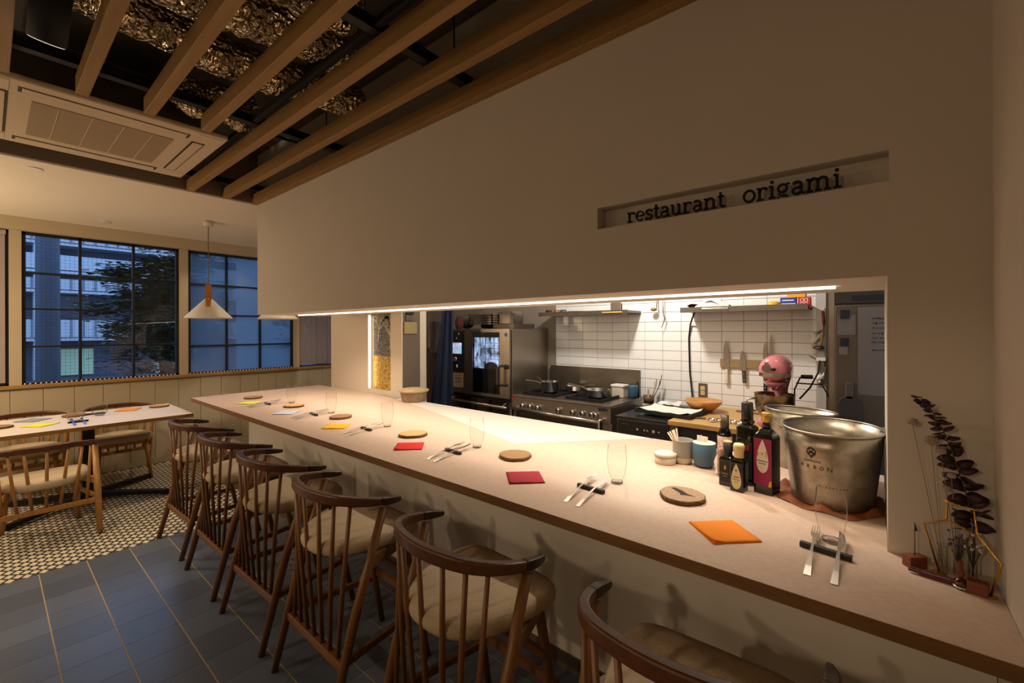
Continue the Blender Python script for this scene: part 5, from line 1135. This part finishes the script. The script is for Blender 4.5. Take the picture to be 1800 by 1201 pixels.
def knife(lab, x, z0, bl, bw, hl, hm, tilt=0.0):
    t = E('kitchen_knife', lab, 'knife', (x, 2.225, z0)); t.rotation_euler.y = RAD(tilt)
    MB().prism([(-bw/2, 0), (bw/2, 0), (bw/2, bl*0.55), (bw*0.2, bl*0.9), (-bw*0.1, bl), (-bw/2, bl*0.75)], -0.0015, 0.0015, 'y').build('blade', STEEL, t)
    MB().box(-0.013, 0.013, -0.009, 0.007, -hl, 0.004).build('handle', hm, t, bevel=0.004)
    for k in range(2): MB().cyl((0.0, -0.011, -hl*(0.25+0.5*k)), (0.0, -0.009, -hl*(0.25+0.5*k)), 0.004, 8).build('rivet', CHROME, t)
WHH = mat('white_handle', '#d9d0bd', 0.5)
knife('white handled chef knife at the left end of the knife bar', -0.965, 1.185, 0.245, 0.045, 0.115, WHH)
knife('dark handled knife, second on the knife bar', -0.835, 1.185, 0.165, 0.040, 0.10, mat('dark_handle', '#3b332c', 0.5), -3)
knife('long black handled knife beside the pink mixer', -0.680, 1.165, 0.26, 0.030, 0.14, BLACKM)
knife('narrow knife behind the pink mixer', -0.640, 1.19, 0.30, 0.020, 0.12, BLACKM)

# ------------------------------------------------------------------ stand mixer
mxr = E('stand_mixer', 'pink stand mixer with a chrome band and steel bowl', 'mixer', (-0.535, 1.78, 0.869))
hd = MB(); prof = []
n = 28; rings = []
for j, (y, rx_, rz_, zc_) in enumerate(((-0.165, 0.01, 0.01, 0.375), (-0.162, 0.062, 0.066, 0.375), (-0.145, 0.083, 0.088, 0.375), (-0.08, 0.094, 0.098, 0.376), (0.02, 0.096, 0.100, 0.378), (0.10, 0.088, 0.094, 0.376), (0.155, 0.066, 0.07, 0.37), (0.175, 0.02, 0.02, 0.366))):
    rings.append([(rx_*cos(2*pi*k/n)*(1.0), y, zc_+rz_*sin(2*pi*k/n)*(1.0 if sin(2*pi*k/n) > 0 else 0.72)) for k in range(n)])
vs = [p for r in rings for p in r]; hd.add(vs, [(i*n+k, i*n+(k+1) % n, (i+1)*n+(k+1) % n, (i+1)*n+k) for i in range(7) for k in range(n)]+[tuple(range(n)), tuple(7*n+k for k in range(n))[::-1]], True)
o_(hd, 'head', PINK, mxr)
bp = [(x_*1.0, y_, 0.348) for x_, y_ in ((-0.0795, 0.13), (-0.0935, 0.02), (-0.0915, -0.08), (-0.0785, -0.145), (-0.056, -0.163), (0.0, -0.167), (0.056, -0.163), (0.0785, -0.145), (0.0915, -0.08), (0.0935, 0.02), (0.0795, 0.13))]
o_(MB().sweep(bp, 0.006, 0.022), 'chrome_band', CHROME, mxr)
o_(MB().box(-0.043, -0.027, -0.170, -0.155, 0.412, 0.432), 'hub_clip', CHROME, mxr)
o_(MB().cyl((-0.035, -0.175, 0.392), (-0.035, -0.150, 0.392), 0.026, 18), 'hub_cap', mat('hub_bronze', '#8d8575', 0.3, 0.8), mxr)
o_(MB().cyl((-0.005, -0.180, 0.388), (0.022, -0.176, 0.388), 0.009, 10), 'knob', BLACKM, mxr)
o_(MB().lathe([(0.075, 0.0), (0.078, 0.01), (0.062, 0.06), (0.050, 0.14), (0.055, 0.22), (0.075, 0.30)], 24, (0, 0.10, 0.02), 1.0, 0.8), 'column', PINK, mxr)
o_(MB().prism([(x*1.0, y-0.02) for x, y in arc(0, 0, 0.115, 0.17, 0, 345, 24)], 0, 0.03), 'base', PINK, mxr, bevel=0.01)
o_(MB().lathe([(0.02, 0.0), (0.03, 0.02), (0.06, 0.03), (0.085, 0.06)], 24, (0, -0.05, 0.235), 0.9, 0.9), 'neck', PINK, mxr)
bw_ = o_(MB().lathe([(0.05, 0.0), (0.085, 0.012), (0.112, 0.05), (0.120, 0.10), (0.122, 0.165), (0.126, 0.168), (0.119, 0.166), (0.116, 0.10), (0.108, 0.052), (0.08, 0.016), (0.0, 0.012)], 40, (-0.005, -0.055, 0.045)), 'bowl', mat('mixer_bowl_steel', '#8a8378', 0.2, 1.0), mxr)
o_(MB().tube([(-0.115, -0.075, 0.175), (-0.165, -0.095, 0.165), (-0.170, -0.10, 0.11), (-0.115, -0.08, 0.085)], 0.007, 8), 'bowl_handle', CHROME, bw_)
o_(MB().ball((0.135, -0.03, 0.12), 0.017, 12, 8), 'lever_knob', mat('lever_red', '#7a2a30', 0.3), mxr)
tag(MB().tube([(-0.44, 1.95, 1.14), (-0.30, 2.05, 1.13), (-0.24, 2.0, 1.02), (-0.245, 1.9, 0.90), (-0.245, 1.86, 0.875)], 0.005, 8).build('mixer_cord', BLACKM), 'black cord curving from the pink mixer to the worktop', 'cord')
tag(MB().tube([(-0.40, 1.78, 1.055), (-0.355, 1.9, 1.12), (-0.325, 2.1, 1.21), (-0.325, 2.22, 1.30)], 0.006, 8).build('appliance_cord', BLACKM), 'black cord rising to the hooks on the white strip', 'cord')
cr_ = E('crank_handle', 'bent black crank handle standing behind the mixer bowl', 'crank', (-0.415, 1.90, 0.87))
o_(MB().tube([(-0.03, 0, 0.0), (-0.03, 0, 0.23), (0.005, 0, 0.32)], 0.005, 8), 'rod', BLACK, cr_); o_(MB().cyl((0.01, -0.0, 0.322), (0.075, -0.01, 0.325), 0.014, 14), 'grip', BLACKM, cr_)

# ------------------------------------------------------------------ hooks on the white strip
hb = tag(MB().box(-0.345, -0.297, 2.236, 2.244, 1.10, 1.68).build('hook_strip', mat('strip_white', '#b9b7b4', 0.5), bevel=0.002), 'narrow white strip of hooks beside the refrigerator', 'hook strip')
def hung(name, lab, cat, z, parts):
    t = E(name, lab, cat, (-0.32, 2.232, z))
    for nm_, mb_, m_ in parts: mb_.build(nm_, m_, t)
hung('red_tongs', 'dark red handled tool hanging highest by the refrigerator', 'tool', 1.58, (('handle', MB().sweep([(0.012, -0.01, 0.08), (0.018, -0.012, 0.0), (0.016, -0.012, -0.10)], [0.01, 0.02, 0.016], 0.012), mat('tool_red', '#8c1420', 0.4)), ('grip', MB().sweep([(0.008, -0.014, -0.09), (-0.004, -0.016, -0.19)], 0.016, 0.012), mat('tool_wood', '#c79a58', 0.5))))
hung('steel_whisk', 'pale metal spoons fanned out below the red handled tool', 'utensil', 1.52, (('spoon', MB().sweep([(0.005, -0.012, 0.0), (-0.045, -0.02, -0.03)], [0.012, 0.026], 0.008), SILVER), ('spoon', MB().sweep([(0.0, -0.012, -0.05), (-0.06, -0.02, -0.11)], [0.012, 0.022], 0.008), SILVER)))
hung('strainer', 'small dark round strainer on the hook strip', 'strainer', 1.385, (('basket', MB().ball((-0.012, -0.03, 0.0), 0.032, 14, 8, (1.2, 0.8, 0.5)), STEELD), ('handle', MB().sweep([(0.0, -0.02, 0.01), (0.006, -0.012, 0.09)], 0.01, 0.006), STEELD)))
hung('meat_hook', 'white clamp with steel jaws on the hook strip', 'clamp', 1.27, (('arm', MB().sweep([(-0.025, -0.02, 0.03), (0.03, -0.02, 0.032)], 0.02, 0.024), PLASTW), ('body', MB().box(-0.02, 0.022, -0.03, -0.005, -0.06, 0.01), STEEL), ('jaw', MB().sweep([(-0.03, -0.02, 0.03), (-0.07, -0.03, 0.055)], 0.008, 0.008), STEEL)))
hung('measuring_cup', 'small white and steel cup hanging lowest on the hook strip', 'measuring cup', 1.145, (('cup', MB().ball((-0.005, -0.032, 0.02), 0.030, 14, 8, (1, 0.8, 0.8)), PLASTW), ('handle', MB().sweep([(0.015, -0.02, 0.03), (0.024, -0.012, 0.10)], 0.014, 0.008), PLASTW), ('bowl', MB().ball((0.0, -0.034, -0.015), 0.022, 12, 8), STEEL)))

# ------------------------------------------------------------------ refrigerator
FY = 1.25
fr = E('refrigerator', 'tall stainless refrigerator at the right side of the opening', 'refrigerator', (-0.204, FY, 0))
FST = mat('fridge_steel', '#6a6256', 0.35, 0.8, noise=0.05, scale=3, stretch=(30, 30, 1))
o_(MB().box(0, 0.9, 0.03, 0.72, 0.08, 1.95), 'cabinet', FST, fr)
o_(MB().box(0, 0.025, 0.0, 0.03, 0.08, 1.95), 'door_frame', STEEL, fr)
o_(MB().box(0.027, 0.9, -0.01, 0.028, 0.10, 1.650), 'door', FST, fr, bevel=0.003)
o_(MB().box(0.027, 0.9, -0.004, 0.028, 1.660, 1.95), 'top_panel', mat('fridge_top', '#3a342c', 0.5, 0.4), fr)
o_(MB().box(0.10, 0.9, -0.006, -0.003, 1.672, 1.70), 'vent_slot', BLACKM, fr)
wbd = E('whiteboard', 'whiteboard sheet with handwritten notes on the refrigerator door', 'whiteboard', (-0.019, FY-0.0155, 1.175))
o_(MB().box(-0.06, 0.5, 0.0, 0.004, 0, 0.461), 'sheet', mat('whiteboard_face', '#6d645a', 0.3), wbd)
hw_ = MB(); rnd = random.Random(77)
for k, z in enumerate((0.40, 0.375, 0.35, 0.322, 0.298, 0.275, 0.235)):
    x = -0.006+0.008*rnd.random()
    for q in range(9):
        w_ = rnd.uniform(0.003, 0.009); hw_.box(x, x+w_, -0.0008, 0, z+rnd.uniform(-0.004, 0), z+rnd.uniform(0.002, 0.006)); x += w_+rnd.uniform(0.002, 0.006)
o_(hw_, 'handwriting', BLACKM, wbd)
def mag(nm, lab, cat, x0, x1, z0, z1, m, y=0.0):
    return tag(MB().box(x0, x1, FY-0.018-y, FY-0.0105-y, z0, z1).build(nm, m, bevel=0.0015), lab, cat)
mag('magnet', 'upper square black magnet on the refrigerator door', 'magnet', -0.154, -0.115, 1.578, 1.624, BLACKM, 0.004)
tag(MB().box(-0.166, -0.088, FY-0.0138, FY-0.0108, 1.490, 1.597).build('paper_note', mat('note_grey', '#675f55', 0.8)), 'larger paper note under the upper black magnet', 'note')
mag('magnet', 'lower square black magnet on the refrigerator door', 'magnet', -0.154, -0.117, 1.428, 1.474, BLACKM)
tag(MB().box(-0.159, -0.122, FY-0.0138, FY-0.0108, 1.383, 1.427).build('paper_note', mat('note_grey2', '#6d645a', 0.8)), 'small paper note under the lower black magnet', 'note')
pdl = E('pizza_peel', 'dark wooden paddle board leaning on the refrigerator', 'paddle', (-0.113, FY-0.05, 0.72))
PDM = mat('smoked_wood', '#2c251f', 0.5, noise=0.15, scale=6, stretch=(8, 8, 1))
o_(MB().prism([(-0.05, 0), (0.05, 0), (0.05, 0.40)]+[(0.05*cos(RAD(a)), 0.40+0.05*sin(RAD(a))) for a in range(15, 180, 15)]+[(-0.05, 0.40)], -0.008, 0.008, 'y'), 'board', PDM, pdl, bevel=0.003)
o_(MB().box(-0.017, 0.017, -0.008, 0.008, 0.43, 0.52), 'handle', mat('paddle_handle', '#4a4138', 0.5), pdl, bevel=0.005)

# ------------------------------------------------------------------ left part of the kitchen
bsk = E('bread_basket', 'round basket with a linen lid on the counter by the column', 'basket', (-3.345, 0.85, 0.8572))
WK = mat('wicker', '#8d7658', 0.8, noise=0.3, scale=50, bump=0.4)
prof = [(0.105+0.02*k/12+0.003*(k % 2), 0.0075*k) for k in range(13)]
o_(MB().lathe(prof, 30), 'basket', WK, bsk)
o_(MB().lathe([(0.128, 0.088), (0.142, 0.096), (0.140, 0.108), (0.10, 0.120), (0.0, 0.124)], 30), 'linen_lid', mat('linen_lid', '#b39a74', 0.9, noise=0.1, scale=20), bsk)
ip = E('intercom_panel', 'beige intercom panel with a green light on the side of the column', 'intercom', (-3.5745, 0.98, 1.486))
o_(MB().box(0, 0.02, -0.075, 0.075, 0.0, 0.118), 'case', mat('intercom_beige', '#9b875f', 0.6), ip, bevel=0.004)
o_(MB().cyl((0.02, -0.032, 0.072), (0.024, -0.032, 0.072), 0.010, 12), 'green_light', mat('green_led', '#2f8a12', 0.4, emit='#4cc41a', estr=0.5), ip)
o_(MB().box(0, 0.02, -0.05, 0.035, 0.195, 0.225), 'black_box', BLACKM, ip)
o_(MB().box(0, 0.012, -0.055, 0.03, 0.13, 0.185), 'grey_box', STEELD, ip)
pl = E('hanging_bags', 'grey translucent bag hanging on the wall left of the apron', 'bag', (-4.62, 2.20, 1.22))
o_(MB().grid(lambda u, v: (-0.10+0.2*u*(0.8+0.2*v), -0.02+0.02*sin(6*u), 0.0+0.42*v), 12, 10), 'bag', mat('grey_plastic', '#5d564c', 0.35), pl)
o_(MB().cyl((0, 0.055, 0.42), (0, -0.02, 0.42), 0.006, 8), 'hook', STEELD, pl)
tag(MB().box(-4.86, -3.9, 2.236, 2.258, 0, 1.28).build('wall_wainscot', mat('dark_wainscot', '#473d33', 0.7)), 'dark wainscot board on the kitchen wall behind the basket', 'wainscot')
tag(MB().box(-3.72, -3.66, 1.72, 1.95, 0.86, 1.12).box(-3.72, -3.66, 1.75, 1.92, 0.60, 0.84).build('pipe_box', mat('pipe_box_dark', '#2f2a24', 0.6)), 'dark valve box beside the oven at the apron', 'valve box')

# ------------------------------------------------------------------ outside in the dusk
gr = struct(MB().box(-60, -6.6, -40, 40, -1.6, -1.25).build('ground', mat('asphalt', '#4b4f55', 0.9)))
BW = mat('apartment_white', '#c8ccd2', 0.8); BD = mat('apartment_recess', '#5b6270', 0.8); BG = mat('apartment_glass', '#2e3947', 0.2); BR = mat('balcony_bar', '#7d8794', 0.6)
ab = E('apartment_block', 'pale apartment block with stacked balconies across the street', 'building', (-38, 4, -1.25))
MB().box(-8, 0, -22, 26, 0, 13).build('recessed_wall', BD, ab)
for k, (za_, zb_) in enumerate(((2.37, 3.45), (5.17, 5.83), (6.30, 7.22), (7.95, 8.40), (9.3, 10.4), (11.6, 12.6))):
    MB().box(1.38, 1.5, -22, 26, za_, zb_).build('parapet', BW, ab)
    MB().box(0, 1.5, -22, 26, za_-0.15, za_+0.05).build('balcony_slab', BW, ab)
    if k in (2, 4): continue
    wn = MB()
    for j in range(12): wn.box(0, 0.06, -20+j*4, -17.6+j*4, zb_+0.1, zb_+1.5)
    wn.build('window_row', BG, ab)
    br = MB()
    for j in range(90): br.box(1.5, 1.54, -21.8+j*0.52, -21.7+j*0.52, za_, zb_)
    br.build('balcony_bars', BR, ab)['kind'] = 'stuff'
for j in range(9): MB().box(0, 1.45, -20.5+j*5.5, -20.2+j*5.5, 0, 13).build('party_wall', BW, ab)
LITW = mat('lit_entrance', '#b9d6b0', 0.6, emit='#b8d8b0', estr=0.15)
for j in range(5): MB().box(0, 0.1, -14+j*5.5, -12.4+j*5.5, 0.1, 1.7).build('entrance_window', LITW, ab)
up = E('utility_pole', 'thick dark utility pole outside the clear window', 'pole', (-8.6, -1.188, -1.25))
o_(MB().cyl((0, 0, 0), (0, 0, 7), 0.125, 16, 0.11), 'shaft', mat('pole_grey', '#4f5a66', 0.8), up)
o_(MB().cyl((0, 0, 1.3), (0, 0, 1.9), 0.135, 16), 'sleeve', mat('pole_sleeve', '#3b4650', 0.7), up)
LEAFM = mat('dusk_leaf', '#2f4a26', 0.7, noise=0.35, scale=1.5); TRK = mat('tree_bark', '#2d2a24', 0.9)
def tree(lab, x, y, zb, h, rx, rz_, nleaf, seed):
    t = E('garden_tree', lab, 'tree', (x, y, zb)); rnd = random.Random(seed)
    MB().tube([(0, 0, 0), (0.05, -0.06, h*0.28), (0.0, -0.2, h*0.45), (0, -0.3, h*0.8)], [0.19, 0.14, 0.11, 0.04], 10).tube([(0.05, -0.06, h*0.27), (0.1, 0.5, h*0.5), (0.1, 0.9, h*0.62)], [0.1, 0.07, 0.03], 8).tube([(0, -0.1, h*0.36), (0.1, -0.8, h*0.46), (0.1, -1.2, h*0.48)], [0.09, 0.06, 0.03], 8).build('trunk', TRK, t)
    mb = MB()
    cl = [(rnd.gauss(0, rx*0.42), rnd.gauss(0, rx*0.42), h*0.58+rnd.gauss(0, rz_*0.42), rnd.uniform(0.22, 0.5)) for _ in range(70)]
    for k in range(nleaf):
        c = rnd.choice(cl); p = [c[i]+rnd.gauss(0, c[3]*0.5) for i in range(2)]+[c[2]+rnd.gauss(0, c[3]*0.3)]
        a = rnd.uniform(0, 6.28); L = rnd.uniform(0.08, 0.17); w_ = L*0.45; dz = rnd.uniform(-0.05, 0.02)
        ca, sa = cos(a), sin(a)
        mb.add([p, (p[0]+L*0.5*ca-w_*sa, p[1]+L*0.5*sa+w_*ca, p[2]+dz*0.4), (p[0]+L*ca, p[1]+L*sa, p[2]+dz), (p[0]+L*0.5*ca+w_*sa, p[1]+L*0.5*sa-w_*ca, p[2]+dz*0.4)], [(0, 1, 2, 3)])
    o = put(mb.mesh('leaves', LEAFM, weld=False), 'leaves', t); o['kind'] = 'stuff'
tree('dark broad leaved tree outside between the two middle windows', -12.6, 1.05, -1.25, 5.6, 1.20, 1.45, 26000, 3)
tree('dark tree farther right behind the frosted window', -11.6, 4.3, -1.25, 5.0, 1.0, 1.3, 12000, 4)
gf = E('garden_wall', 'low pale garden wall outside below the windows', 'wall', (-9.6, 1.0, -1.25))
o_(MB().box(-0.08, 0.08, -7, 7, 0, 1.9), 'wall_face', mat('garden_wall_grey', '#66707e', 0.8), gf); o_(MB().box(-0.12, 0.12, -7, 7, 1.9, 1.97), 'coping', BR, gf)
nh = E('neighbour_house', 'pale siding house close behind the frosted window', 'building', (-19.5, 8.2, -1.25))
o_(MB().box(-3, 3, -2.6, 4, 0, 7), 'siding_wall', mat('siding_pale', '#b7c6cf', 0.8), nh)
sd = MB()
for k in range(22): sd.box(3.0, 3.03, -2.6, 4, 0.3*k, 0.3*k+0.03)
o_(sd, 'siding_joints', BR, nh)['kind'] = 'stuff'
